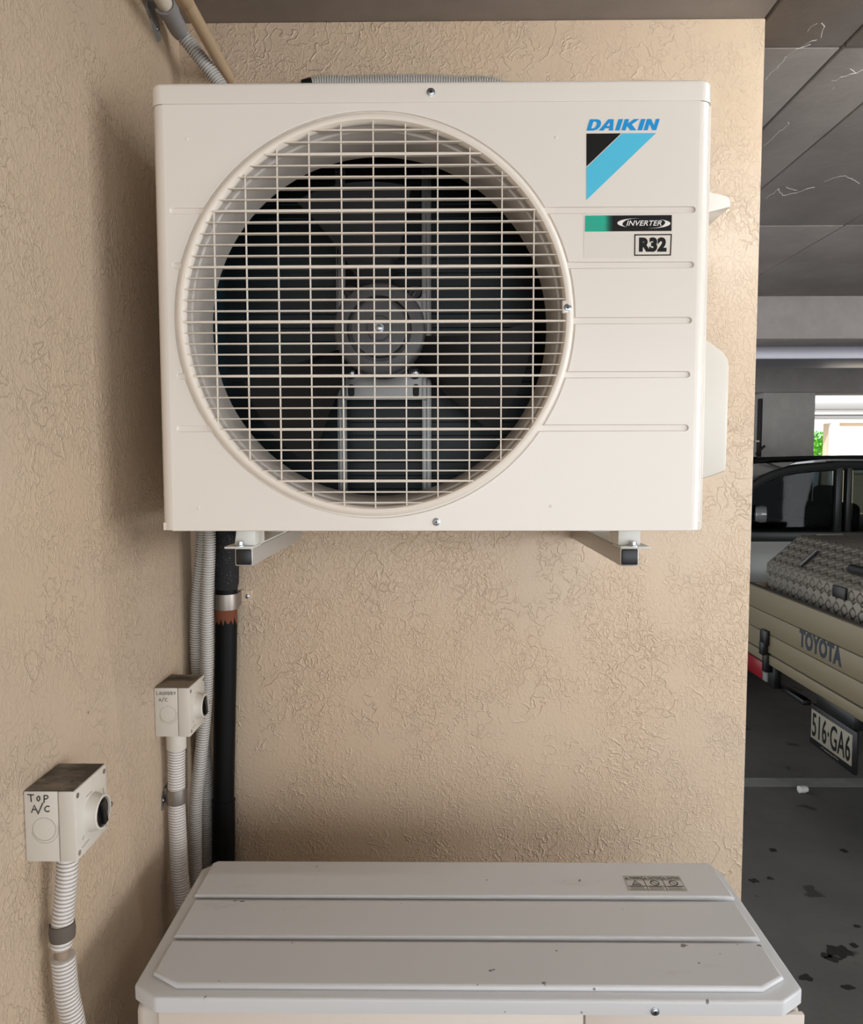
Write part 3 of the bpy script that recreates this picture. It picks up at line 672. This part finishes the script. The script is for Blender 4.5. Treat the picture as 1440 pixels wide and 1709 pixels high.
# below the far switch
yc = -.196
t = thing('corrugated_conduit', 'white ribbed conduit with smooth sleeve below the switch box in the corner', 'conduit', (.035, yc, .05), 'pale ribbed conduits on the side wall')
bm = BM(); lathe(bm, (.028, yc, 1.0883), (0, 0, -1), [(0, .0195), (.036, .0192), (.0375, .0185), (.0375, 0)], 28); obj('sleeve', bm, BOXW, t)
bm = BM(); corrugated(bm, [(.028, yc, 1.055), (.0265, yc, 1.0), (.0255, yc, .93), (.0265, yc, .86), (.0275, yc, .80), (.032, yc, .745), (.04, yc, .68), (.045, yc, .5), (.045, yc, .06)], .0172, .0054, 18); obj('corrugated_tube', bm, COND_L, t)
cc = (.0258, yc, .955)
k = saddle(cc, .0172, 'galvanised saddle clamp holding the white conduit below the corner switch box', CLAMP, None, .030, a0=-PI*.92, ring=PI*1.55)
bm = BM()
box(bm, .0006, .011, -.1985, -.1965, .940, .970, .0006)
b = BM(); A = [(.0004, -.170, .972), (.0004, -.190, .970), (.0004, -.210, .956), (.0004, -.213, .930), (.0004, -.199, .942), (.0004, -.170, .942)]
lo = [b.verts.new(p) for p in A]; hi = [b.verts.new((p[0]+.0018, p[1], p[2])) for p in A]; b.faces.new(lo); b.faces.new(hi[::-1])
for i in range(6): j = (i+1) % 6; b.faces.new((lo[i], lo[j], hi[j], hi[i]))
merge(bm, b); obj('tab', bm, CLAMP, k); screw(k, (.0022, -.2035, .949), (1, 0, 0), .0045)
# corner conduits: A comes along the ceiling, drops behind the unit; B comes from the unit
tA = thing('corrugated_conduit', 'cream conduit with grey coupling and ribbed hose dropping behind the mounted unit from the ceiling', 'conduit', (.075, -.054, 2.2))
e = pt('Y', -.06, 362, 133); e2 = pt('Y', -.075, 334, 90)
bm = BM(); corrugated(bm, [(.036, -.0945, 2.477), e, pt('Y', -.05, 384, 170)], .0142, .0052, 14); obj('corrugated_tube', bm, COND_G, tA)
conduit('corrugated_conduit', [(.05, -.05, 1.7), (.044, -.05, 1.468), (.029, -.05, 1.324), (.023, -.045, 1.193), (.027, -.034, 1.04), (.0305, -.028, .897), (.0265, -.026, .726), (.024, -.03, .4), (.024, -.03, .03)], .0142, COND_G, 'grey ribbed conduit in the corner running closest to the side wall', 'conduit', 'grey ribbed conduits in the corner')
bm = BM(); lathe(bm, (.035, -.176, 2.4835), (0, 1, 0), [(0, .0158), (.0, .0178), (.066, .0178), (.078, .0165), (.084, .0152), (.084, 0)], 28); 
bmesh.ops.rotate(bm, verts=bm.verts[:], cent=(.035, -.176, 2.4835), matrix=Matrix.Rotation(-.07, 3, 'X')); obj('coupling', bm, COUP, tA)
bm = BM(); sweep(bm, [(.035, -1.6, 2.487), (.035, -.6, 2.486), (.035, -.17, 2.484)], .0152, 18); obj('rigid_conduit', bm, PVC, tA)
k = thing('pipe_clamp', 'grey saddle clamp with screwed tab holding the conduit coupling under the ceiling', 'clamp', (.0, -.175, 2.47))
bm = BM(); n = 24; V = []
for i in range(n+1):
    a = -2.6+5.0*i/n; V.append([bm.verts.new((.035+rr*math.cos(a), yy, 2.482+rr*math.sin(a))) for rr, yy in ((.0180, -.182), (.0202, -.182), (.0202, -.156), (.0180, -.156))])
for p, q in zip(V, V[1:]):
    for j in range(4): bm.faces.new((p[j], p[(j+1) % 4], q[(j+1) % 4], q[j]))
bm.faces.new(V[0]); bm.faces.new(V[-1]); obj('strap', bm, COUP, k)
bm = BM(); A = [(-.172, 2.492), (-.142, 2.490), (-.118, 2.478), (-.112, 2.455), (-.128, 2.442), (-.146, 2.452), (-.160, 2.468), (-.182, 2.470), (-.182, 2.492)]
lo = [bm.verts.new((.0006, y, zz)) for y, zz in A]; hi = [bm.verts.new((.003, y, zz)) for y, zz in A]; bm.faces.new(lo); bm.faces.new(hi[::-1])
for i in range(len(A)): j = (i+1) % len(A); bm.faces.new((lo[i], lo[j], hi[j], hi[i]))
box(bm, .0006, .018, -.182, -.156, 2.488, 2.4905); obj('tab', bm, COUP, k); screw(k, (.003, -.132, 2.464), (1, 0, 0), .004)
conduit('corrugated_conduit', [(.075, -.085, 2.15), (.072, -.082, 1.8), (.066, -.08, 1.468), (.0575, -.075, 1.324), (.0535, -.072, 1.193), (.047, -.075, 1.08), (.036, -.082, .97), (.026, -.085, .884), (.022, -.085, .726), (.02, -.085, .4), (.02, -.085, .03)], .0138, COND_G, 'grey ribbed conduit in the corner hanging next to the black pipe', 'conduit', 'grey ribbed conduits in the corner')
# cream pipe beside it under the ceiling
t = thing('water_pipe', 'beige painted pipe with socket joint running under the ceiling into the back wall', 'pipe', (.104, -.02, 2.44))
bm = BM(); sweep(bm, spline([(.104, -1.6, 2.43), (.104, -.6, 2.433), (.104, -.2, 2.437), (.1045, -.06, 2.437), (.105, -.0005, 2.437)], .01), .0122, 18); obj('pipe', bm, PIPEB, t)
bm = BM(); lathe(bm, (.104, -.302, 2.4355), (0, 1, 0), [(0, .0128), (0, .0152), (.032, .0152), (.034, .0145), (.036, .0125)], 24, False); obj('socket', bm, PIPEB, t)
# hose looping over the back of the unit
e0 = .0145; Yc = -.045
def tz(u, v): p = pt('Y', Yc, u, v); return (p.x, Yc, p.z-e0)
t = conduit('corrugated_hose', [(.2, Yc, 2.2), (.22, Yc, 2.33)]+[tz(*q) for q in ((514, 131.5), (590, 127), (690, 124), (770, 127), (832, 132))]+[(.77, Yc, 2.33), (.80, Yc, 2.2)], e0, COND_G, 'grey ribbed hose arching just above the top edge of the mounted unit', 'hose')
p = pt('Y', Yc-.012, 514, 131); bm = BM(); lathe(bm, (p.x-.012, Yc, p.z-.013), (.95, 0, .28), [(0, .0155), (.02, .0155), (.021, .014), (.021, 0)], 18); obj('tape_wrap', bm, BLK, t)
# black insulated pipe
bp = [(.093, -.035, 1.56), (.091, -.035, 1.466), (.087, -.035, 1.322), (.083, -.035, 1.189), (.074, -.035, .95), (.0695, -.035, .80), (.066, -.035, .6), (.064, -.035, .02)]
t = thing('insulated_pipe', 'black insulated drain pipe standing in the corner behind the lower unit', 'pipe', (.064, -.035, .02))
bm = BM(); sweep(bm, spline(bp, .02), .0235, 22); obj('pipe', bm, PIPEK, t)
bm = BM(); sweep(bm, [(.0945, -.036, 1.60), (.091, -.036, 1.466), (.0885, -.036, 1.36), (.088, -.036, 1.345)], [.0262, .0262, .0262, .0235], 22); obj('foam_sleeve', bm, FOAM, t)
bm = BM(); sweep(bm, spline([(.0715, -.035, .872), (.066, -.035, .6)], .05), [.0248]*6 if False else .0252, 22); obj('lower_sleeve', bm, PIPEK, t)
k = saddle((.087, -.035, 1.318), .0238, 'rusty steel clamp around the black pipe with tab on the stucco', CLAMP, None, .034, a0=-PI*1.02, ring=PI*1.08)
boxo('tab', (.108, .136, -.0028, -.0008, 1.303, 1.336), STUCCO_B, k, .0008)
boxo('tab_arm', (.1085, .1115, -.034, -.0026, 1.304, 1.334), CLAMP, k, .0008)
screw(k, (.124, -.0028, 1.322), (0, -1, 0), .004)
bm = BM(); n = 14; V = []
for i in range(n+1):
    a = -PI*.85+PI*.8*i/n; dz = .008+.02*abs(math.sin(i*1.3)); V.append([bm.verts.new((.086+rr*math.cos(a), -.035+rr*math.sin(a), zz)) for rr, zz in ((.0236, 1.302), (.0252, 1.302), (.0248, 1.296-dz), (.0236, 1.296-dz))])
for p, q in zip(V, V[1:]):
    for j in range(4): bm.faces.new((p[j], p[(j+1) % 4], q[(j+1) % 4], q[j]))
bm.faces.new(V[0]); bm.faces.new(V[-1]); obj('rust_crust', bm, RUST, k)

# ------------------------------------------------------------------ utility truck with tray, rear end towards the wall
XT = 2.2
ut = thing('utility_truck', 'cream tray-back utility truck parked rear end first beyond the wall corner', 'truck', (XT, 1.45, 0))
TY0, TY1 = .55, 2.36
tg = boxo('tailgate_frame', (XT+.012, XT+.035, TY0, TY1, .655, .972), TRAYD, ut)
for z0_, z1_ in ((.662, .755), (.7575, .856), (.8585, .970)):
    bm = BM(); box(bm, XT, XT+.028, TY0+.004, TY1-.004, z0_, z1_, .0035); obj('tailgate_plank', bm, TRAYM, ut)
TF = ((XT-.0002, 0, 0), (0, -1, 0), (0, 0, 1))
ya, yb = pt('X', XT, 1334, 1065).y, pt('X', XT, 1404.5, 1098).y
text('tailgate_lettering', 'TOYOTA', NAVY, ut, TF, (-ya, .776, -yb, .858), .045, 0, .001, 1.05)
boxo('tray_floor', (XT+.03, 4.35, TY0, TY1, .60, .66), TRAYD, ut, .004)
bm = BM(); box(bm, XT+.006, XT+.05, TY0, TY1, .60, .652, .006); obj('rear_rail', bm, TRAYM, ut)
for y in (TY0, TY1-.03):
    boxo('side_board', (XT+.04, 4.3, y, y+.03, .66, .97), TRAYM, ut, .004)
yl = pt('X', XT, 1279, 1072).y
bm = BM(); box(bm, XT-.022, XT+.004, yl-.035, yl+.035, .70, .775, .006); box(bm, XT-.03, XT, yl-.022, yl+.022, .648, .715, .006); box(bm, XT-.012, XT+.02, yl-.02, yl+.02, .56, .66, .004); obj('tailgate_latch', bm, BLK, ut)
b_ = BM(); box(b_, XT+.02, XT+.06, 2.02, 2.34, .485, .60, .006); obj('tail_light_housing', b_, BLK, ut)
boxo('tail_light', (XT+.012, XT+.03, 2.14, 2.33, .50, .59), RED, ut, .005)
boxo('reverse_lamp', (XT+.012, XT+.03, 2.085, 2.135, .50, .59), mat('lamp_white', '8d8d88', .3), ut, .005)
boxo('shadow_bar', (XT+.06, XT+.10, 1.80, 2.08, .475, .50), BLK, ut, .003)  # black bar standing in for the shadow beneath the tray
pn, pf = pt('X', XT, 1428, 1255).y, pt('X', XT, 1353, 1205).y
pf_ = boxo('plate_frame', (XT-.004, XT+.012, pn, pf, .375, .553), BLK, ut, .004)
boxo('plate_bracket', (XT+.004, XT+.05, pn+.03, pf-.03, .545, .605), BLK, ut, .004)
pl = boxo('number_plate', (XT-.0062, XT-.003, pn+.018, pf-.014, .405, .532), PLATEW, ut, .001)
text('plate_number', '516\u00b7GA6', PRINTB, pl, ((XT-.0063, 0, 0), (0, -1, 0), (0, 0, 1)), (-pf+.026, .417, -pn-.028, .522), .012, 0, .0008, 1.05)
strokes('frame_lettering', [[(-pf+.10, .391), (-pf+.12, .394)], [(-pf+.125, .391), (-pf+.20, .391)], [(-pf+.205, .394), (-pf+.24, .391)]], PLATEW, pf_, ((XT-.0042, 0, 0), (0, -1, 0), (0, 0, 1)), .0012)
for y in (.85, 1.98): boxo('chassis_rail', (XT+.25, 6.9, y, y+.07, .46, .60), BLK, ut)
def wheel(parent, c, r=.36, w=.22):
    bm = BM(); lathe(bm, (c[0], c[1]-w/2, c[2]), (0, 1, 0), [(0, r*.58), (.01, r*.62), (0, r*.9), (.03, r), (w-.03, r), (w, r*.9), (w-.01, r*.62), (w, r*.58)], 36, False); o = obj('tyre', bm, RUBBER, parent)
    bm = BM(); lathe(bm, (c[0], c[1]-w/2+.01, c[2]), (0, 1, 0), [(0, r*.61), (.03, r*.5), (.04, r*.2), (.02, r*.18), (.02, 0)], 24); lathe(bm, (c[0], c[1]+w/2-.01, c[2]), (0, -1, 0), [(0, r*.61), (.03, r*.5), (.04, 0)], 24); obj('rim', bm, CLAMP, o)
for y in (.70, 2.2): wheel(ut, (3.3, y, .36)); wheel(ut, (6.35, y, .36))
prof = [(4.45, .5), (7.3, .5), (7.35, .95), (6.3, 1.08), (5.75, 1.70), (4.6, 1.72), (4.45, 1.1)]
bm = BM(); prism(bm, prof, .60, 2.32, .03); obj('cab', bm, CARW, ut)
boxo('cab_rear_window', (4.50, 4.53, .85, 2.05, 1.2, 1.6), CARK, ut, .004)
# toolbox of checker plate on the tray
tb = thing('tool_box', 'checker-plate aluminium tool box with sloping lid on the truck tray', 'tool box', (2.6, 1.6, .66))
BX, BY0, BY1 = 2.285, .95, 2.285
bm = BM()
def prism_y(bm, poly, y0, y1, bev=0): prism(bm, poly, y0, y1, bev)
prism_y(bm, [(BX+.008, .661), (2.95, .661), (2.95, 1.04), (BX+.008, 1.04)], BY0+.006, BY1-.006, .004); obj('box_body', bm, CHECK, tb)
bm = BM(); prism_y(bm, [(BX, 1.032), (2.96, 1.032), (2.96, 1.232), (2.452, 1.232), (BX, 1.084)], BY0, BY1, .004); ld = obj('sloping_lid', bm, CHECK, tb)
y_ = pt('X', BX, 1403, 994).y; boxo('lid_latch', (BX-.012, BX+.004, y_-.05, y_+.05, 1.03, 1.082), BLK, ld, .003)
sl = Vector((2.452-BX, 0, 1.232-1.084)).normalized(); nn = Vector((-sl.z, 0, sl.x))
def onslope(u, v):
    d = (_F+_R*((u-720)/FPX)-_U*((v-854.5)/FPX)); P0 = Vector((BX, 0, 1.084)); return CAM+d*((P0-CAM).dot(nn)/d.dot(nn))
a, b = onslope(1337, 947), onslope(1366, 921)
bm = BM(); sweep(bm, [a+nn*.006, b+nn*.006], .008, 8); o = obj('grab_handle', bm, BLK, ld)
bm = BM(); sweep(bm, [a+nn*.011, b+nn*.011], .0045, 8); obj('handle_trim', bm, ALU, o)
a = onslope(1424, 953); bm = BM(); sweep(bm, [a+nn*.012, a+nn*.012+Vector((0, -.22, 0))], .022, 8); sweep(bm, [a+Vector((0, .03, 0))+nn*.008, a+nn*.008], .01, 8); obj('lid_lock', bm, BLK, ld)

# ------------------------------------------------------------------ dark four wheel drive behind the truck
CY0, CY1 = 3.45, 5.2
car = thing('car', 'dark four-wheel drive with silver lower doors parked behind the truck tray', 'car', (3.9, 4.3, 0))
g = lambda u, v: (pt('Y', CY0, u, v).x, pt('Y', CY0, u, v).z)
sill = g(1330, 886)[1]
low = [(1.25, .42), (6.05, .42), (6.1, .95), (6.05, sill-.03), (2.35, sill-.03), (1.55, 1.04), (1.25, .9)]
bm = BM(); prism(bm, low, CY0, CY1, .03); obj('lower_body', bm, CARW, car)
bm = BM(); box(bm, 2.2, 6.04, CY0-.008, CY1+.008, sill-.075, sill-.005, .01); obj('waist_trim', bm, PILLAR, car)
rz = g(1400, 764)[1]
# roof and side frame
def sideframe(y0, y1):
    bm = BM()
    A = [g(1180, 884), g(1225, 842), g(1258, 812), g(1290, 794), g(1335, 783), g(1400, 778), g(1440, 777)]
    top_ = A+[(5.6, A[-1][1]-.02), (5.95, A[-1][1]-.3), (6.03, sill)]
    P = [(x, (y0+y1)/2, z) for x, z in top_]; pa = spline(P, .08); sweep(bm, pa, .032, 8); 
    obj('roof_frame', bm, PILLAR, car)
    for u0, u1 in ((1393, 1408), (1411, 1424)):
        a, b = g(u0, 880), g(u1, 778); boxo('door_pillar', (a[0], b[0], y0, y1, sill-.01, b[1]), PILLAR, car, .006)
    boxo('door_pillar', (4.75, 4.85, y0, y1, sill-.01, b[1]), PILLAR, car, .006)
sideframe(CY0, CY0+.05); sideframe(CY1-.05, CY1)
A = [g(1225, 842), g(1258, 812), g(1290, 794), g(1335, 781), g(1400, 776)]
rp = [(A[0][0]+.05, A[0][1]+.02), (A[1][0], A[1][1]+.02), (A[2][0], A[2][1]+.015), (A[3][0], rz-.03), (A[4][0]-.1, rz-.012), (A[4][0], rz-.008), (5.5, rz-.02), (5.9, rz-.12)]
bm = BM(); pts_t = rp; pts_b = [(x, z-.035) for x, z in rp]; prism(bm, pts_t+pts_b[::-1], CY0+.06, CY1-.06); obj('roof', bm, CARK, car)
for y in (CY0+.1, CY1-.12):
    bm = BM(); a = g(1256, 768); b = g(1440, 762); sweep(bm, spline([(a[0]-.25, y, a[1]-.06), (a[0]-.05, y, a[1]-.012), (b[0], y, b[1]-.01), (5.3, y, b[1]-.02), (5.6, y, b[1]-.09)], .06), .02, 8)
    for x in (a[0]-.1, 3.3, 4.4, 5.4): box(bm, x-.03, x+.03, y-.015, y+.015, rz-.16 if x < 3 else rz-.05, rz-.01, .004)
    obj('roof_rail', bm, CARK, car)
# glass
fw = [g(1185, 880), g(1392, 880), g(1392, 781), g(1335, 786), g(1290, 797), g(1258, 815), g(1225, 845)]
for y in (CY0+.022, CY1-.024):
    bm = BM(); prism(bm, fw, y, y+.004); obj('front_door_glass', bm, GLASS, car)
    bm = BM(); zt_ = g(1430, 781)[1]; prism(bm, [(g(1424, 880)[0], sill), (4.75, sill), (4.75, zt_), (g(1424, 880)[0], zt_)], y, y+.004); obj('rear_door_glass', bm, GLASS, car)
    bm = BM(); prism(bm, [(4.85, sill), (5.95, sill), (5.6, zt_-.02), (4.85, zt_)], y, y+.004); obj('quarter_glass', bm, GLASS, car)
a, b = g(1180, 884), g(1258, 812)
bm = BM(); vs = [bm.verts.new(p) for p in ((a[0], CY0+.05, a[1]), (b[0], CY0+.05, b[1]), (b[0], CY1-.05, b[1]), (a[0], CY1-.05, a[1]))]; bm.faces.new(vs)
r_ = bmesh.ops.extrude_face_region(bm, geom=bm.faces[:]); bmesh.ops.translate(bm, verts=[v for v in r_['geom'] if isinstance(v, bmesh.types.BMVert)], vec=(-.004, 0, .004)); obj('windscreen', bm, GLASS, car)
for y in (3.95, 4.7):
    hp_ = pt('Y', 3.95, 1379, 824); hc = (hp_.x, hp_.z); bm = BM(); box(bm, hc[0]-.055, hc[0]+.055, y-.13, y+.13, hc[1]-.085, hc[1]+.065, .045, 3); box(bm, hc[0]-.04, hc[0]+.14, y-.24, y+.24, .75, hc[1]-.06, .05, 3); box(bm, hc[0]-.5, hc[0]+.05, y-.24, y+.24, .6, .8, .04, 3); obj('seat', bm, SEATM, car)
bm = BM(); box(bm, 1.9, 2.6, CY0+.06, CY1-.06, .8, sill-.02, .03); obj('dashboard', bm, SEATM, car)
m_ = g(1263, 857); bm = BM(); lathe(bm, (m_[0]-.02, CY0-.06, m_[1]), (1, -.35, 0), [(-.02, 0), (-.015, .05), (.02, .06), (.05, .055), (.055, .045), (.055, 0)], 20); mir = obj('side_mirror', bm, mat('mirror_shell', '9a9c9c', .2, .5), car)
box_ = BM(); box(box_, m_[0]-.02, m_[0]+.02, CY0-.05, CY0+.02, m_[1]-.05, m_[1]-.02, .004); obj('mirror_arm', box_, CARK, mir)
h_ = g(1382, 893); bm = BM(); box(bm, h_[0]-.09, h_[0]+.09, CY0-.03, CY0+.005, h_[1]-.02, h_[1]+.012, .01, 3); obj('door_handle', bm, CARW, car)
h_ = g(1404, 893); boxo('door_gap', (h_[0], h_[0]+.006, CY0-.001, CY0+.004, .5, sill-.08), BLK, car)
for x in (2.1, 5.1):
    for y in (CY0+.06, CY1-.06): wheel(car, (x, y, .36))

# ------------------------------------------------------------------ overhead foil duct, pipes and wires
a = pt('Y', 2.97, 1300, 577); b = pt('Y', 2.97, 1300, 599)
d = thing('air_duct', 'shiny flat foil-clad duct running below the concrete beam', 'duct', (4, 3.2, b.z))
bm = BM(); box(bm, 1.3, 12, 2.97, 3.42, b.z, a.z, .004); obj('duct_run', bm, ALU, d)
for x in (2.4, 3.7, 5.0): boxo('duct_strap', (x, x+.03, 2.96, 3.43, b.z-.004, a.z+.004), STEEL, d)
for x in (2.42, 5.02): boxo('hanger_strap', (x, x+.01, 3.18, 3.2, a.z, ZC), STEEL, d)
p = pt('Y', 5.3, 1270, 700); t = thing('drain_pipe', 'thin dark drain pipe beside the square concrete column', 'pipe', (p.x, 5.3, 0))
bm = BM(); sweep(bm, [(p.x, 5.33, .0), (p.x, 5.33, 2.2)], .022, 12); obj('pipe', bm, mat('pipe_dark', '2c2a28', .7), t)
q0, q1 = pt('Y', 5.28, 1262, 757), pt('Y', 5.28, 1276, 744); bm = BM(); sweep(bm, [q0, q1], .012, 8); sweep(bm, [q0, (p.x, 5.31, q0.z-.02)], .012, 8); obj('lever_arm', bm, MATS['pipe_dark'], t)
bm = BM(); box(bm, p.x-.05, p.x-.01, 5.3, 5.36, 1.80, 1.815); obj('pipe_bracket', bm, CLAMP, t)
# litter on the floor
p = pt('Z', .02, 1340, 1317); t = thing('bottle_cap', 'small white plastic stub lying on the floor past the bay line', 'litter', (p.x, p.y, 0))
bm = BM(); lathe(bm, (p.x-.022, p.y, .018), (1, .15, 0), [(0, .012), (.002, .0165), (.03, .0178), (.033, .0155), (.044, .0145), (.046, .012), (.046, 0)], 20); obj('stub', bm, mat('litter_white', 'd8d6d2', .5), t)
# cobwebs hanging from the soffit
def web(lst, label):
    t = thing('cobweb', label, 'cobweb', tuple(pt('Z', ZC-.002, *lst[0][0])), 'cobwebs under the slab')
    for pl in lst:
        P = []
        for i, (u, v) in enumerate(pl):
            P.append(pt('Z', ZC-.004-.006*math.sin(PI*i/max(1, len(pl)-1)), u, v))
        bm = BM(); sweep(bm, [q_+Vector((random.uniform(-1, 1), random.uniform(-1, 1), 0))*.004 for q_ in spline(P, .012)], .0007, 4); obj('strand', bm, WEB, t)
web([[(1371, 38), (1373, 52), (1366, 65)], [(1366, 65), (1352, 70), (1335, 78)], [(1360, 40), (1348, 52)]], 'white cobweb tuft under the slab nearest the wall top')
web([[(1276, 133), (1300, 110), (1312, 96)], [(1312, 96), (1330, 82), (1350, 74)]], 'long thin cobweb slanting from the top of the wall edge')
web([[(1388, 136), (1402, 130), (1420, 124), (1440, 117)], [(1392, 146), (1388, 148)], [(1418, 116), (1424, 122)]], 'speckled cobweb strands under the slab at the frame edge')
web([[(1276, 243), (1295, 226), (1318, 203)]], 'single cobweb strand between the two long joints')
web([[(1276, 333), (1290, 322), (1300, 315)], [(1300, 315), (1306, 326), (1328, 322)], [(1328, 322), (1345, 316), (1358, 312)], [(1310, 312), (1328, 318)]], 'thick matted cobweb against the wall edge')
web([[(1375, 303), (1395, 296), (1412, 294), (1434, 306)]], 'pale cobweb arc to the side of the matted cobweb')

# ------------------------------------------------------------------ outside, beyond the far opening
struct('ground_outside', (-6, 30, 6.3, 40, -.25, -.05), mat('paving', '9a948a', .9), 'pale paving outside the car park')
HY = 13
hs = thing('house', 'sunlit beige house with white trim outside the far opening', 'house', (12, HY, 0))
q = lambda u, v: (pt('Y', HY, u, v).x, pt('Y', HY, u, v).z)
hx0 = q(1386, 740)[0]; zt_ = q(1400, 706)[1]
boxo('wall', (hx0, 26, HY, HY+.3, -.05, zt_), BLDW, hs)
boxo('corner_trim', (hx0-.02, q(1397, 740)[0], HY-.06, HY+.06, -.05, zt_), BLDT, hs, .01)
for v0, v1, m, dy in ((698, 706, BLDT, .05), (692, 698, GREY, .08), (684, 692, BLDT, .11)):
    boxo('eave_board', (q(1355, 700)[0]-1, 26, HY-dy, HY, q(1400, v1)[1], q(1400, v0)[1]), m, hs, .005)
boxo('roof_edge', (q(1355, 700)[0]-1.2, 26, HY-.16, HY+1.5, q(1400, 684)[1], q(1400, 673)[1]), GREY, hs, .01)
wx = q(1425, 740); boxo('window_frame', (wx[0], wx[0]+1.6, HY-.03, HY, q(1425, 790)[1], q(1425, 738)[1]), BLDT, hs, .01)
tr = thing('garden_tree', 'bright green leafy tree outside beside the beige house', 'tree', (pt('Y', HY+7, 1368, 745).x, HY+7, -.05))
tc = (pt('Y', HY+7, 1368, 745).x, 0); bm = BM(); sweep(bm, [(tc[0], HY+7, -.05), (tc[0]+.1, HY+7, 1.4)], [.12, .07], 10); obj('trunk', bm, mat('bark', '5b4a38', .9), tr)
bm = BM()
for k in range(900):
    a = random.random()*2*PI; b = math.acos(random.uniform(-1, 1)); r = random.random()**.4
    c = Vector((tc[0]+.55*r*math.sin(b)*math.cos(a), HY+7+.5*r*math.sin(b)*math.sin(a), 2.0+.5*r*math.cos(b)))
    u = Vector((random.uniform(-1, 1), random.uniform(-1, 1), random.uniform(-1, 1))).normalized()*.06; w = u.cross(Vector((.3, .5, .8))).normalized()*.03
    bm.faces.new([bm.verts.new(p) for p in (c-u, c+w, c+u, c-w)])
o = obj('crown', bm, LEAF, tr); o['kind'] = 'stuff'
# ------------------------------------------------------------------ ceiling batten lamp out to the right (casts the side shadows)
bl = thing('batten_lamp', 'fluorescent batten lamp on the car park ceiling', 'lamp', (1.78, -.62, ZC))
boxo('lamp_body', (1.45, 2.12, -.66, -.58, ZC-.045, ZC-.002), BLDT, bl, .004)
LM = mat('lamp_tube', 'ffffff', .4, Emission_Color=(.95, 1, 1, 1), Emission_Strength=120.0)
bm = BM(); sweep(bm, [(1.48, -.62, ZC-.062), (2.09, -.62, ZC-.062)], .013, 12); obj('lamp_tube', bm, LM, bl)
